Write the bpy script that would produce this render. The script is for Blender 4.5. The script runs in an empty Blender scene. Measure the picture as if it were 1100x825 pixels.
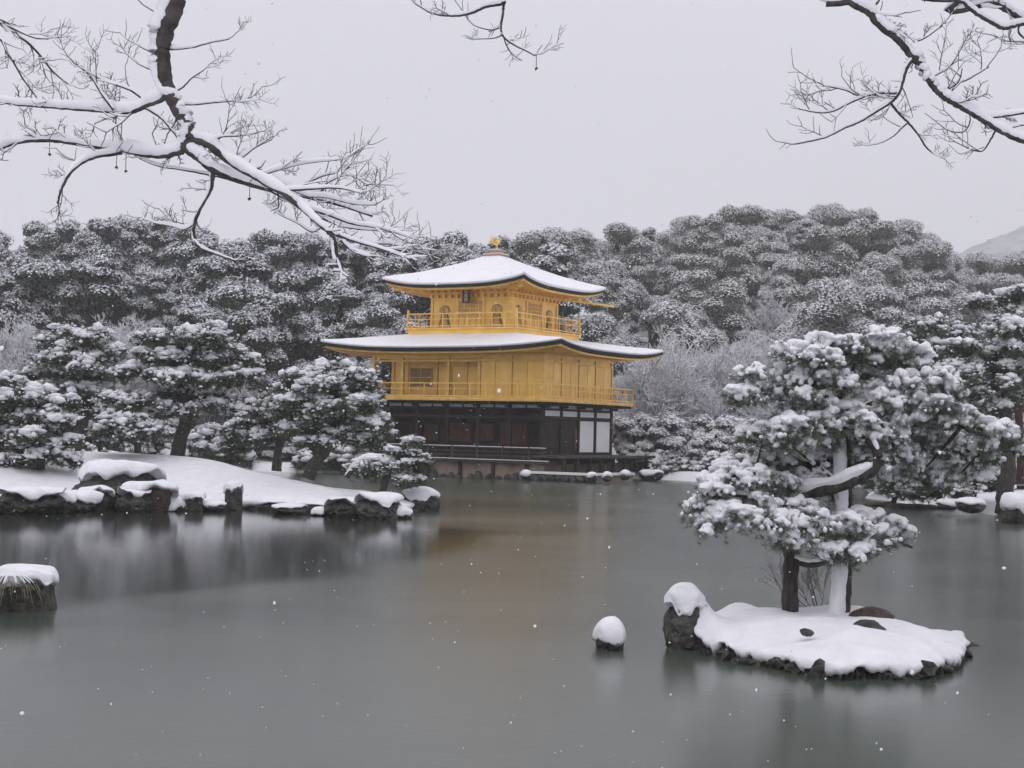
import bpy, bmesh, math, random
import numpy as np
from mathutils import Vector, Matrix, Quaternion
SC = bpy.context.scene
COL = SC.collection
R = math.radians
random.seed(7)
rng = np.random.default_rng(11)

# ------------------------------------------------------------------ camera
F_PX, H_CAM, HZ, ROLL = 1705.0, 2.9, 464.0, R(1.37)
pitch = math.atan((HZ - 412.5) / F_PX)
fw = Vector((0, math.cos(pitch), math.sin(pitch)))
rt0 = Vector((1, 0, 0)); up0 = rt0.cross(fw)
# rolled so that the horizon falls towards the right of the picture
rt = rt0 * math.cos(ROLL) + up0 * math.sin(ROLL)
up = up0 * math.cos(ROLL) - rt0 * math.sin(ROLL)
CAM = Vector((0, 0, H_CAM))
cd = bpy.data.cameras.new('camera'); cam = bpy.data.objects.new('camera', cd); COL.objects.link(cam)
cam.matrix_world = Matrix.Translation(CAM) @ Matrix((rt, up, -fw)).transposed().to_4x4()
cd.sensor_width = 36.0; cd.lens = 36.0 * F_PX / 1100.0
cd.clip_start = 0.05; cd.clip_end = 6000
SC.camera = cam

# ------------------------------------------------------------------ light
SC.view_settings.view_transform = 'Standard'; SC.view_settings.look = 'None'
SC.view_settings.exposure = 0.16; SC.view_settings.gamma = 1.0
SUN_EL, SUN_AZ = R(55), R(200)
w = bpy.data.worlds.new('World'); SC.world = w; w.use_nodes = True
nt = w.node_tree; nt.nodes.clear()
out = nt.nodes.new('ShaderNodeOutputWorld'); bg = nt.nodes.new('ShaderNodeBackground')
sky = nt.nodes.new('ShaderNodeTexSky'); sky.sky_type = 'NISHITA'; sky.sun_disc = False
sky.sun_elevation = SUN_EL; sky.sun_rotation = SUN_AZ; sky.air_density = 1.0; sky.dust_density = 6.0
tc = nt.nodes.new('ShaderNodeTexCoord'); sx = nt.nodes.new('ShaderNodeSeparateXYZ')
nt.links.new(tc.outputs['Generated'], sx.inputs[0])
ramp = nt.nodes.new('ShaderNodeMapRange'); ramp.clamp = True
ramp.inputs[1].default_value = 0.0; ramp.inputs[2].default_value = 1.0
ramp.inputs[3].default_value = 4.9; ramp.inputs[4].default_value = 12.2
nt.links.new(sx.outputs['Z'], ramp.inputs[0])
cl = nt.nodes.new('ShaderNodeTexNoise'); cl.inputs['Scale'].default_value = 1.3; cl.inputs['Detail'].default_value = 3
nt.links.new(tc.outputs['Generated'], cl.inputs['Vector'])
clr = nt.nodes.new('ShaderNodeMapRange'); clr.inputs[1].default_value = .3; clr.inputs[2].default_value = .7
clr.inputs[3].default_value = .955; clr.inputs[4].default_value = 1.045
nt.links.new(cl.outputs['Fac'], clr.inputs[0])
mm = nt.nodes.new('ShaderNodeMath'); mm.operation = 'MULTIPLY'
nt.links.new(ramp.outputs[0], mm.inputs[0]); nt.links.new(clr.outputs[0], mm.inputs[1])
vs = nt.nodes.new('ShaderNodeVectorMath'); vs.operation = 'SCALE'
vs.inputs[0].default_value = (0.985, 0.972, 1.07)
nt.links.new(mm.outputs[0], vs.inputs['Scale'])
mx = nt.nodes.new('ShaderNodeMix'); mx.data_type = 'RGBA'; mx.inputs[0].default_value = 0.04
nt.links.new(vs.outputs[0], mx.inputs[6]); nt.links.new(sky.outputs[0], mx.inputs[7])
nt.links.new(mx.outputs[2], bg.inputs['Color']); bg.inputs['Strength'].default_value = 0.1
nt.links.new(bg.outputs[0], out.inputs[0])
sd = bpy.data.lights.new('sun', 'SUN'); sd.energy = 0.5; sd.angle = R(60); sd.color = (1, .98, .95)
so = bpy.data.objects.new('sun', sd); COL.objects.link(so)
so.rotation_euler = (R(90) - SUN_EL, 0, R(180) - SUN_AZ)
SC.render.engine = 'CYCLES'
SC.cycles.use_denoising = True
SC.cycles.max_bounces = 8; SC.cycles.diffuse_bounces = 3; SC.cycles.glossy_bounces = 3
SC.cycles.transparent_max_bounces = 8; SC.cycles.volume_bounces = 1

# ------------------------------------------------------------------ pixel <-> place
def hz(px): return HZ + (px - 550) * math.tan(ROLL)
def at(px, py, Y):
    """the point that lies Y metres ahead of the camera and is seen at (px, py) of the photo"""
    a = (px - 550) / F_PX; b = -(py - 412.5) / F_PX
    d = fw + rt * a + up * b
    return CAM + d * (Y / d.y)
def on_z(px, py, z=0.0):
    a = (px - 550) / F_PX; b = -(py - 412.5) / F_PX
    d = fw + rt * a + up * b
    return CAM + d * ((z - H_CAM) / d.z)
def px_of(x, y):
    """column of the photo for a place on the ground, near the horizon"""
    return 550 + F_PX * x / max(y, 1)

# ------------------------------------------------------------------ materials
def _nodes(name):
    m = bpy.data.materials.new(name); m.use_nodes = True
    t = m.node_tree; return m, t, t.nodes['Principled BSDF']
def mat(name, c1, c2=None, scale=4.0, rough=0.7, metal=0.0, bump=0.0, bscale=None, spec=0.3, stretch=None, detail=5, vary=0.0, lo=.35, hi=.65, bdist=.02, sss=0):
    m, t, b = _nodes(name)
    b.inputs['Roughness'].default_value = rough; b.inputs['Metallic'].default_value = metal
    b.inputs['Specular IOR Level'].default_value = spec
    b.inputs['Base Color'].default_value = (*c1, 1)
    tc = t.nodes.new('ShaderNodeTexCoord'); vec = tc.outputs['Object']
    if stretch:
        mp = t.nodes.new('ShaderNodeMapping'); mp.inputs['Scale'].default_value = stretch
        t.links.new(vec, mp.inputs[0]); vec = mp.outputs[0]
    last = None
    if c2:
        n = t.nodes.new('ShaderNodeTexNoise'); n.inputs['Scale'].default_value = scale; n.inputs['Detail'].default_value = detail
        t.links.new(vec, n.inputs['Vector'])
        r = t.nodes.new('ShaderNodeMapRange'); r.inputs[1].default_value = lo; r.inputs[2].default_value = hi
        t.links.new(n.outputs['Fac'], r.inputs[0])
        x = t.nodes.new('ShaderNodeMix'); x.data_type = 'RGBA'
        x.inputs[6].default_value = (*c1, 1); x.inputs[7].default_value = (*c2, 1)
        t.links.new(r.outputs[0], x.inputs[0]); last = x.outputs[2]
    if vary:
        oi = t.nodes.new('ShaderNodeObjectInfo'); hs = t.nodes.new('ShaderNodeHueSaturation')
        r = t.nodes.new('ShaderNodeMapRange'); r.inputs[3].default_value = 1 - vary; r.inputs[4].default_value = 1 + vary
        t.links.new(oi.outputs['Random'], r.inputs[0]); t.links.new(r.outputs[0], hs.inputs['Value'])
        if last: t.links.new(last, hs.inputs['Color'])
        else: hs.inputs['Color'].default_value = (*c1, 1)
        last = hs.outputs[0]
    if last: t.links.new(last, b.inputs['Base Color'])
    if bump:
        n = t.nodes.new('ShaderNodeTexNoise'); n.inputs['Scale'].default_value = bscale or scale * 3; n.inputs['Detail'].default_value = 6
        t.links.new(vec, n.inputs['Vector'])
        bp = t.nodes.new('ShaderNodeBump'); bp.inputs['Strength'].default_value = bump; bp.inputs['Distance'].default_value = bdist
        t.links.new(n.outputs['Fac'], bp.inputs['Height']); t.links.new(bp.outputs[0], b.inputs['Normal'])
    if sss:
        b.inputs['Subsurface Weight'].default_value = sss; b.inputs['Subsurface Radius'].default_value = (.03, .035, .04)
    return m
M = {}
M['snow'] = mat('snow', (.81, .81, .835), (.74, .745, .775), 3, .75, bump=.6, bscale=9, spec=.2, bdist=.04)
M['snow_smooth'] = mat('roof snow', (.86, .85, .875), (.80, .80, .83), 1.2, .7, bump=.2, bscale=6, spec=.2, bdist=.05)
M['snow_clump'] = mat('clumped snow', (.82, .82, .845), (.75, .755, .785), 9, .8, bump=.5, bscale=40, spec=.15, bdist=.015)
M['snow_far'] = mat('snow dusting', (.80, .80, .83), (.70, .71, .74), 1.5, .8, spec=.1)
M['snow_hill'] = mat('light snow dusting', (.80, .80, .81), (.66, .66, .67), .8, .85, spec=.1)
M['needle'] = mat('pine needles', (.055, .072, .045), (.11, .125, .085), 2.2, .6, spec=.2, vary=.15)
M['needle_near'] = mat('frosted pine needles', (.075, .095, .06), (.20, .22, .18), 7, .6, spec=.2)
M['needle_frost'] = mat('frosted needles', (.13, .15, .12), (.32, .34, .32), 5, .7, spec=.2)
M['leaf'] = mat('evergreen leaves', (.045, .055, .045), (.095, .105, .08), .9, .6, spec=.25, vary=.25)
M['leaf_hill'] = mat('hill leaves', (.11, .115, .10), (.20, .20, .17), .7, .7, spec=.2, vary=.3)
M['bark'] = mat('dark bark', (.030, .026, .024), (.075, .066, .058), 18, .9, bump=.9, bscale=22, stretch=(1, 1, .25), bdist=.02)
M['bark_red'] = mat('red pine bark', (.085, .035, .028), (.045, .025, .022), 9, .9, bump=.8, bscale=14, stretch=(1, 1, .3))
M['bark_grey'] = mat('maple bark', (.035, .030, .030), (.085, .075, .07), 30, .85, bump=.6, bscale=60, bdist=.004)
M['frost_twig'] = mat('frosted twigs', (.30, .295, .29), (.52, .515, .51), 3, .85)
M['twig'] = mat('twigs', (.10, .085, .08), (.17, .15, .14), 12, .85)
M['rock'] = mat('wet dark rock', (.022, .022, .020), (.085, .080, .068), 5, .6, bump=1.0, bscale=11, bdist=.06)
M['rock_brown'] = mat('brown rock', (.05, .028, .024), (.085, .06, .05), 5, .65, bump=.9, bscale=12, bdist=.05)
M['stone_wall'] = mat('foundation stone', (.34, .27, .22), (.20, .155, .12), 1.2, .85, bump=.8, bscale=5, bdist=.05)
M['soil'] = mat('frozen bank soil', (.06, .05, .04), (.14, .11, .085), 2.5, .9, bump=.6, bscale=8)
M['gold'] = mat('gold leaf wall', (.96, .62, .16), (.80, .50, .11), .9, .36, metal=.42, bump=.12, bscale=3, spec=.5, vary=.07)
M['gold_trim'] = mat('gold leaf timber', (.98, .67, .21), (.84, .51, .12), 2.0, .42, metal=.35, spec=.5)
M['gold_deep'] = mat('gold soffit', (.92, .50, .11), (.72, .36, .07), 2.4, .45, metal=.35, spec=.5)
M['gold_dull'] = mat('dull gold lattice', (.46, .33, .15), (.36, .25, .11), 5, .6, metal=.2)  # muted gold for the lattice panels and bell-window frames
M['dark_wood'] = mat('dark stained timber', (.017, .010, .007), (.042, .026, .018), 4, .7, stretch=(1, 1, .3))
M['deck_wood'] = mat('weathered deck', (.045, .038, .035), (.09, .08, .075), 5, .75)
M['brown_panel'] = mat('brown wooden panel', (.17, .075, .035), (.09, .04, .02), 3, .6, stretch=(4, 4, .5))
M['plaster'] = mat('white plaster', (.88, .87, .88), (.82, .81, .83), 1.5, .8)
M['plaster_grey'] = mat('grey plaster', (.62, .64, .66), (.5, .51, .53), 2, .85)  # greyer plaster for the wall strips under the balcony
M['shingle'] = mat('bark shingle', (.020, .016, .014), (.045, .036, .030), 12, .85, bump=.6, bscale=30)
M['red'] = mat('red cloth', (.55, .04, .03), (.38, .03, .025), 6, .7)
M['bronze'] = mat('weathered finial metal', (.55, .42, .36), (.42, .32, .27), 5, .5, metal=.5)
M['dry_leaf'] = mat('withered leaf', (.10, .04, .03), (.05, .028, .022), 20, .8)
M['grass'] = mat('dry grass', (.40, .36, .27), (.22, .19, .13), 14, .8)

# ------------------------------------------------------------------ mesh building
def _ico(sub):
    bm = bmesh.new(); bmesh.ops.create_icosphere(bm, subdivisions=sub, radius=1)
    v = np.array([x.co[:] for x in bm.verts]); f = np.array([[y.index for y in x.verts] for x in bm.faces]); bm.free()
    return v, f
ICO = {k: _ico(k) for k in (1, 2, 3, 4)}
class MB:
    def __init__(s): s.V = []; s.F = []; s.n = 0; s.S = []
    def add(s, V, F, smooth=True):
        V = np.asarray(V, float).reshape(-1, 3); F = np.asarray(F, int)
        if len(F) == 0: return
        s.V.append(V); s.F.append(F + s.n); s.S.append(smooth); s.n += len(V)
    def build(s, name, m, parent=None, loc=None):
        me = bpy.data.meshes.new(name)
        if s.V:
            V = np.concatenate(s.V)
            tot = np.concatenate([np.full(len(f), f.shape[1]) for f in s.F])
            loops = np.concatenate([f.ravel() for f in s.F])
            sm = np.concatenate([np.full(len(f), x) for f, x in zip(s.F, s.S)])
            me.vertices.add(len(V)); me.vertices.foreach_set('co', V.astype(np.float32).ravel())
            me.loops.add(len(loops)); me.loops.foreach_set('vertex_index', loops.astype(np.int32))
            me.polygons.add(len(tot))
            st = np.concatenate([[0], np.cumsum(tot)[:-1]])
            me.polygons.foreach_set('loop_start', st.astype(np.int32)); me.polygons.foreach_set('loop_total', tot.astype(np.int32))
            me.polygons.foreach_set('use_smooth', sm)
            me.update(calc_edges=True); me.validate()
        me.materials.append(M[m] if isinstance(m, str) else m)
        o = bpy.data.objects.new(name, me); COL.objects.link(o)
        if parent is not None: o.parent = parent
        if loc is not None: o.location = loc
        return o
    def box(s, c, size, rz=0.0):
        x, y, z = [k / 2 for k in size]
        V = np.array([[i * x, j * y, k * z] for i in (-1, 1) for j in (-1, 1) for k in (-1, 1)])
        if rz:
            a, b = math.cos(rz), math.sin(rz); V = np.stack([V[:, 0] * a - V[:, 1] * b, V[:, 0] * b + V[:, 1] * a, V[:, 2]], 1)
        s.add(V + np.array(c), [[0, 1, 3, 2], [4, 6, 7, 5], [0, 4, 5, 1], [2, 3, 7, 6], [0, 2, 6, 4], [1, 5, 7, 3]], False)
    def span(s, x0, x1, y0, y1, z0, z1): s.box(((x0 + x1) / 2, (y0 + y1) / 2, (z0 + z1) / 2), (abs(x1 - x0), abs(y1 - y0), abs(z1 - z0)))
    def bar(s, a, b, wdt, hgt):
        a = Vector(a); b = Vector(b); d = (b - a); L = d.length; d.normalize()
        sd_ = d.cross(Vector((0, 0, 1)))
        if sd_.length < 1e-4: sd_ = Vector((1, 0, 0))
        sd_.normalize(); u_ = sd_.cross(d)
        V = [p + sd_ * (i * wdt / 2) + u_ * (j * hgt / 2) for p in (a, b) for i, j in ((-1, -1), (1, -1), (1, 1), (-1, 1))]
        s.add([v[:] for v in V], [[0, 3, 2, 1], [4, 5, 6, 7], [0, 1, 5, 4], [1, 2, 6, 5], [2, 3, 7, 6], [3, 0, 4, 7]], False)
    def tube(s, pts, rad, n=8, jit=0.0, flat=1.0):
        P = np.array([tuple(p) for p in pts], float); k = len(P)
        if k < 2: return
        rad = np.full(k, rad) if np.isscalar(rad) else np.asarray(rad, float)
        T = np.gradient(P, axis=0); T /= np.linalg.norm(T, axis=1)[:, None] + 1e-9
        ref = np.array([0, 0, 1.0]) if abs(T[:, 2]).mean() < .8 else np.array([0, 1.0, 0])
        A = np.cross(T, ref); A /= np.linalg.norm(A, axis=1)[:, None] + 1e-9
        B = np.cross(A, T)
        th = np.arange(n) * 2 * math.pi / n
        rr = rad[:, None] * (1 + jit * rng.uniform(-1, 1, (k, n)))
        V = P[:, None, :] + rr[..., None] * (np.cos(th)[None, :, None] * A[:, None, :] + flat * np.sin(th)[None, :, None] * B[:, None, :])
        i = np.arange(k - 1)[:, None] * n; j = np.arange(n)[None, :]; j2 = (j + 1) % n
        Fq = np.stack([i + j, i + j2, i + n + j2, i + n + j], -1).reshape(-1, 4)
        V = np.concatenate([V.reshape(-1, 3), P[:1], P[-1:]]); a = k * n; jj = np.arange(n); jj2 = (jj + 1) % n
        s.add(V, Fq)
        s.F[-1] = Fq + (s.n - len(V))
        caps = np.concatenate([np.stack([jj2, jj, np.full(n, a)], 1), np.stack([(k - 1) * n + jj, (k - 1) * n + jj2, np.full(n, a + 1)], 1)])
        s.F.append(caps + (s.n - len(V))); s.S.append(True); s.V.append(np.zeros((0, 3)))
    def blobs(s, P, size, sub=1, amp=.22, freq=2.2):
        """many lumps: P (n,3), size (n,3)"""
        P = np.asarray(P, float).reshape(-1, 3); n = len(P)
        if n == 0: return
        size = np.broadcast_to(np.asarray(size, float), (n, 3))
        v, f = ICO[sub]
        D = rng.normal(size=(n, 3, 3)) * freq; ph = rng.uniform(0, 6.28, (n, 3))
        k = 1 + amp * np.sin(np.einsum('vi,nji->nvj', v, D) + ph[:, None, :]).mean(-1) * 1.6
        th = rng.uniform(0, 6.28, n); c, sn = np.cos(th), np.sin(th)
        W = v[None] * k[..., None] * size[:, None, :]
        W = np.stack([W[..., 0] * c[:, None] - W[..., 1] * sn[:, None], W[..., 0] * sn[:, None] + W[..., 1] * c[:, None], W[..., 2]], -1) + P[:, None, :]
        s.add(W.reshape(-1, 3), (f[None] + (np.arange(n) * len(v))[:, None, None]).reshape(-1, 3))
    def leaves(s, P, N, size, asp=.55, jit=.6):
        """many small diamond faces"""
        P = np.asarray(P, float); n = len(P)
        if n == 0: return
        N = N + jit * rng.normal(size=(n, 3)); N /= np.linalg.norm(N, axis=1)[:, None] + 1e-9
        A = np.cross(N, rng.normal(size=(n, 3))); A /= np.linalg.norm(A, axis=1)[:, None] + 1e-9
        B = np.cross(N, A); sz = np.broadcast_to(size, (n,))[:, None]
        V = np.stack([P + A * sz, P + B * sz * asp, P - A * sz, P - B * sz * asp], 1)
        s.add(V.reshape(-1, 3), np.arange(n * 4).reshape(n, 4), False)
    def needles(s, P, length, k=16, wd=.012, upb=.35):
        """bursts of needles, k from every point"""
        P = np.repeat(np.asarray(P, float), k, 0); n = len(P)
        if n == 0: return
        D = rng.normal(size=(n, 3)); D[:, 2] = D[:, 2] * .8 + upb; D /= np.linalg.norm(D, axis=1)[:, None] + 1e-9
        L = length * rng.uniform(.6, 1.15, n)[:, None]
        A = np.cross(D, rng.normal(size=(n, 3))); A /= np.linalg.norm(A, axis=1)[:, None] + 1e-9
        V = np.stack([P + A * wd + D * L * .1, P - A * wd + D * L * .1, P + D * L], 1)
        s.add(V.reshape(-1, 3), np.arange(n * 3).reshape(n, 3), False)

def tag(o, label=None, cat=None, group=None, kind=None):
    if label: o['label'] = label
    if cat: o['category'] = cat
    if group: o['group'] = group
    if kind: o['kind'] = kind
    return o
def empty(name, loc=(0, 0, 0), rz=0.0):
    o = bpy.data.objects.new(name, None); COL.objects.link(o); o.location = loc; o.rotation_euler = (0, 0, rz)
    o.empty_display_size = .3
    return o
def dup(root, loc, rz=0.0, sc=1.0, label=None, group=None):
    r = root.copy(); COL.objects.link(r); r.location = loc; r.rotation_euler = (0, 0, rz)
    r.scale = (sc, sc, sc) if np.isscalar(sc) else sc
    if label: r['label'] = label
    if group: r['group'] = group
    elif 'group' in r: del r['group']
    for ch in list(root.children):
        c = ch.copy(); COL.objects.link(c); c.parent = r
    return r
def curve(pts, sub=5):
    """Catmull-Rom through the points"""
    P = [Vector(p) for p in pts]
    if len(P) < 3: return [P[0].lerp(P[-1], i / sub) for i in range(sub + 1)]
    P = [P[0] * 2 - P[1]] + P + [P[-1] * 2 - P[-2]]
    o = []
    for i in range(1, len(P) - 2):
        for k in range(sub):
            t = k / sub; a, b, c, d = P[i - 1:i + 3]
            o.append(.5 * ((2 * b) + (c - a) * t + (2 * a - 5 * b + 4 * c - d) * t * t + (3 * b - a - 3 * c + d) * t ** 3))
    o.append(P[-2]); return o
def _hash(ix, iy):
    h = np.sin(ix * 127.1 + iy * 311.7) * 43758.5453; return h - np.floor(h)
def vnoise(x, y):
    ix, iy = np.floor(x), np.floor(y); fx, fy = x - ix, y - iy
    fx = fx * fx * (3 - 2 * fx); fy = fy * fy * (3 - 2 * fy)
    return (_hash(ix, iy) * (1 - fx) * (1 - fy) + _hash(ix + 1, iy) * fx * (1 - fy) + _hash(ix, iy + 1) * (1 - fx) * fy + _hash(ix + 1, iy + 1) * fx * fy)
def fbm(x, y, o=4):
    a, s_, t = .5, 0., 0.
    for k in range(o): s_ = s_ + a * vnoise(x * 2 ** k + 17 * k, y * 2 ** k - 9 * k); t += a; a *= .5
    return s_ / t - .5

# ------------------------------------------------------------------ ground, hills, water
def ss(t): t = np.clip(t, 0, 1); return t * t * (3 - 2 * t)
TL_X = [-300, 0, 40, 100, 160, 200, 250, 340, 420, 500, 560, 640, 700, 760, 820, 880, 940, 985, 1010, 1040, 1080, 1100, 1400]
TL_Y = [262, 250, 238, 231, 238, 243, 250, 246, 256, 254, 251, 243, 243, 240, 229, 225, 230, 250, 270, 276, 280, 274, 262]
def ridge(px):
    """distance and ground height of the wooded ridge in that column of the photo"""
    Yr = 168 + 60 * ss((px - 560) / 160)
    th = 16.0 - 4.6 * ss((px - 550) / 60)
    z = 2.9 + (HZ + (px - 550) * math.tan(ROLL) - np.interp(px, TL_X, TL_Y)) * Yr / F_PX - th
    return Yr, z
# pond outline (x, y), the water lies inside
POND = np.array([(-70, 6), (-60, 60), (-45, 92), (-20, 100), (-9.5, 103), (-3, 104.5), (5, 103.5), (9, 106), (12, 101.5), (17, 103), (22, 99), (20, 88), (18, 80), (18.5, 75), (19.5, 68), (20, 62), (21, 55), (24, 48), (30, 30), (34, 14), (26, 7), (8, 6.5), (-20, 5.5)], float)
def sdist(X, Y, poly):
    d = np.full(X.shape, 1e9); inside = np.zeros(X.shape, bool); n = len(poly)
    for i in range(n):
        ax, ay = poly[i]; bx, by = poly[(i + 1) % n]
        t = np.clip(((X - ax) * (bx - ax) + (Y - ay) * (by - ay)) / ((bx - ax) ** 2 + (by - ay) ** 2), 0, 1)
        d = np.minimum(d, np.hypot(X - ax - t * (bx - ax), Y - ay - t * (by - ay)))
        c = (ay > Y) != (by > Y)
        inside ^= c & (X < (bx - ax) * (Y - ay) / (by - ay + 1e-12) + ax)
    return np.where(inside, -d, d)
def land(X, Y):
    X = np.asarray(X, float); Y = np.asarray(Y, float)
    d = sdist(X, Y, POND)
    z = np.where(d < 0, -.9 * ss(-d / 1.5), .55 * ss(d / .8) + .35 * ss((d - 1) / 8)) + .12 * fbm(X * .25, Y * .25) * (d > .4)
    px = 550 + F_PX * X / np.maximum(Y, 20)
    Yr, zr = ridge(px)
    z = z + np.where(Y > 112, (zr - 1) * ss((Y - 116) / (Yr - 116)) * 1.0, 0)
    z = z + np.where(Y > 140, 3 * fbm(X * .03, Y * .03, 3), 0)
    back = np.clip((Y - Yr) / 200, 0, 1)
    z = z * (1 - .6 * ss(back))
    return z
xs = np.unique(np.concatenate([np.linspace(-2500, -300, 12), np.linspace(-300, -70, 12), np.arange(-70, -32, 2.5), np.arange(-32, 32, .6), np.arange(32, 70, 2.5), np.linspace(70, 300, 16), np.linspace(300, 2500, 12)]))
ys = np.unique(np.concatenate([np.linspace(-400, -10, 6), np.arange(-10, 10, 1.), np.arange(10, 50, 2.5), np.arange(50, 116, .7), np.arange(116, 260, 4.), np.linspace(260, 3000, 20)]))
GX, GY = np.meshgrid(xs, ys)
GZ = land(GX, GY)
def grid_faces(ny, nx):
    i = np.arange(ny - 1)[:, None] * nx + np.arange(nx - 1)[None]
    return np.stack([i, i + 1, i + nx + 1, i + nx], -1).reshape(-1, 4)
g = MB(); g.add(np.stack([GX, GY, GZ], -1).reshape(-1, 3), grid_faces(*GX.shape))
tag(g.build('ground', 'snow'), kind='structure')

def water_mat():
    m, t, b = _nodes('pond with thin ice'); L = t.links.new
    b.inputs['IOR'].default_value = 1.33
    def N(ty, **kw):
        n = t.nodes.new(ty)
        for k_, v_ in kw.items(): n.inputs[k_].default_value = v_
        return n
    def mixc(f, a, c):
        x = N('ShaderNodeMix'); x.data_type = 'RGBA'
        for s_, v_ in ((0, f), (6, a), (7, c)):
            if isinstance(v_, (tuple, float, int)): x.inputs[s_].default_value = (*v_, 1) if isinstance(v_, tuple) else v_
            else: L(v_, x.inputs[s_])
        return x.outputs[2]
    def rng_(src, a0, a1, b0, b1):
        r = N('ShaderNodeMapRange'); r.inputs[1].default_value = a0; r.inputs[2].default_value = a1; r.inputs[3].default_value = b0; r.inputs[4].default_value = b1
        L(src, r.inputs[0]); return r.outputs[0]
    tc = N('ShaderNodeTexCoord'); at_ = N('ShaderNodeAttribute'); at_.attribute_name = 'ice_cover'
    n = N('ShaderNodeTexNoise', Scale=.09, Detail=8.0, Roughness=.6); L(tc.outputs['Object'], n.inputs['Vector'])
    n3 = N('ShaderNodeTexNoise', Scale=1.6, Detail=6.0, Roughness=.65); L(tc.outputs['Object'], n3.inputs['Vector'])
    big = rng_(n.outputs['Fac'], .38, .64, 0, 1); fine_ = rng_(n3.outputs['Fac'], .45, .75, 0, .35)
    ice = mixc(big, (.043, .057, .045), (.070, .081, .062)); ice = mixc(fine_, ice, (.092, .104, .088))
    L(mixc(at_.outputs['Fac'], (.022, .027, .021), ice), b.inputs['Base Color'])
    r1 = rng_(n.outputs['Fac'], .3, .7, .16, .25); mx_ = N('ShaderNodeMix'); mx_.inputs[2].default_value = .10; L(at_.outputs['Fac'], mx_.inputs[0]); L(r1, mx_.inputs[3]); L(mx_.outputs[0], b.inputs['Roughness'])
    n2 = N('ShaderNodeTexNoise', Scale=7.0, Detail=4.0); L(tc.outputs['Object'], n2.inputs['Vector'])
    bp = N('ShaderNodeBump', Strength=.18, Distance=.01); L(n2.outputs['Fac'], bp.inputs['Height']); L(bp.outputs[0], b.inputs['Normal'])
    return m
M['water'] = water_mat()
# the skin of ice: everything in front of and right of the open lead by the left island
arc = [(-60, 668), (0, 657), (60, 652), (130, 645), (210, 636), (300, 624), (380, 611), (450, 598), (490, 589), (512, 580), (514, 573), (500, 569), (480, 567), (462, 566), (448, 560), (438, 553)]
edge = [on_z(a, b, .004) for a, b in arc]
edge = [Vector((-60, edge[0].y + 1.5, 0))] + list(curve(edge, 5)) + [Vector((-4.0, 56.5, 0)), Vector((-5, 60, 0)), Vector((-7, 65, 0)), Vector((-9.5, 72, 0)), Vector((-12, 92, 0)), Vector((-13, 111, 0))]
EP = np.array([(p.x, p.y) for p in edge] + [(39, 111), (39, 4), (-60, 4)])
wx, wy = np.meshgrid(np.arange(-75, 40.1, .55), np.concatenate([np.arange(3, 60, .4), np.arange(60, 112.5, .8)]))
de = -sdist(wx, wy, EP) + 1.1 * fbm(wx * .22, wy * .22, 3) + .5 * fbm(wx * 1.1, wy * 1.1, 2)
g = MB(); g.add(np.stack([wx, wy, wx * 0], -1).reshape(-1, 3), grid_faces(*wx.shape))
wo = g.build('pond_water', 'water'); tag(wo, kind='structure')
at_ = wo.data.attributes.new('ice_cover', 'FLOAT', 'POINT'); at_.data.foreach_set('value', ss(.5 + de / 1.7).astype(np.float32).ravel())

# far mountain that shows over the right shoulder of the hill
mx_, my_ = np.meshgrid(np.linspace(250, 1800, 220), np.linspace(1300, 2600, 90))
mpx = 550 + F_PX * mx_ / my_
crest = np.interp(mpx, [900, 975, 1000, 1025, 1060, 1100, 1180, 1300, 1500], [0, 60, 205, 222, 238, 257, 285, 300, 255]) * 1.0
mz = crest * ss((my_ - 1300) / 500) * (1 - .5 * ss((my_ - 1850) / 700)) + 16 * fbm(mx_ * .012, my_ * .012, 3) + 14 * fbm(mx_ * .09, my_ * .09, 3)
g = MB(); g.add(np.stack([mx_, my_, mz - 6], -1).reshape(-1, 3), grid_faces(*mx_.shape))
M['mountain'] = mat('snowy wooded slope', (.20, .21, .22), (.02, .024, .028), .035, .9, detail=10, lo=.40, hi=.58, bump=1, bscale=.06, bdist=6)
tag(g.build('mountain', 'mountain'), kind='structure')

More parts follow.
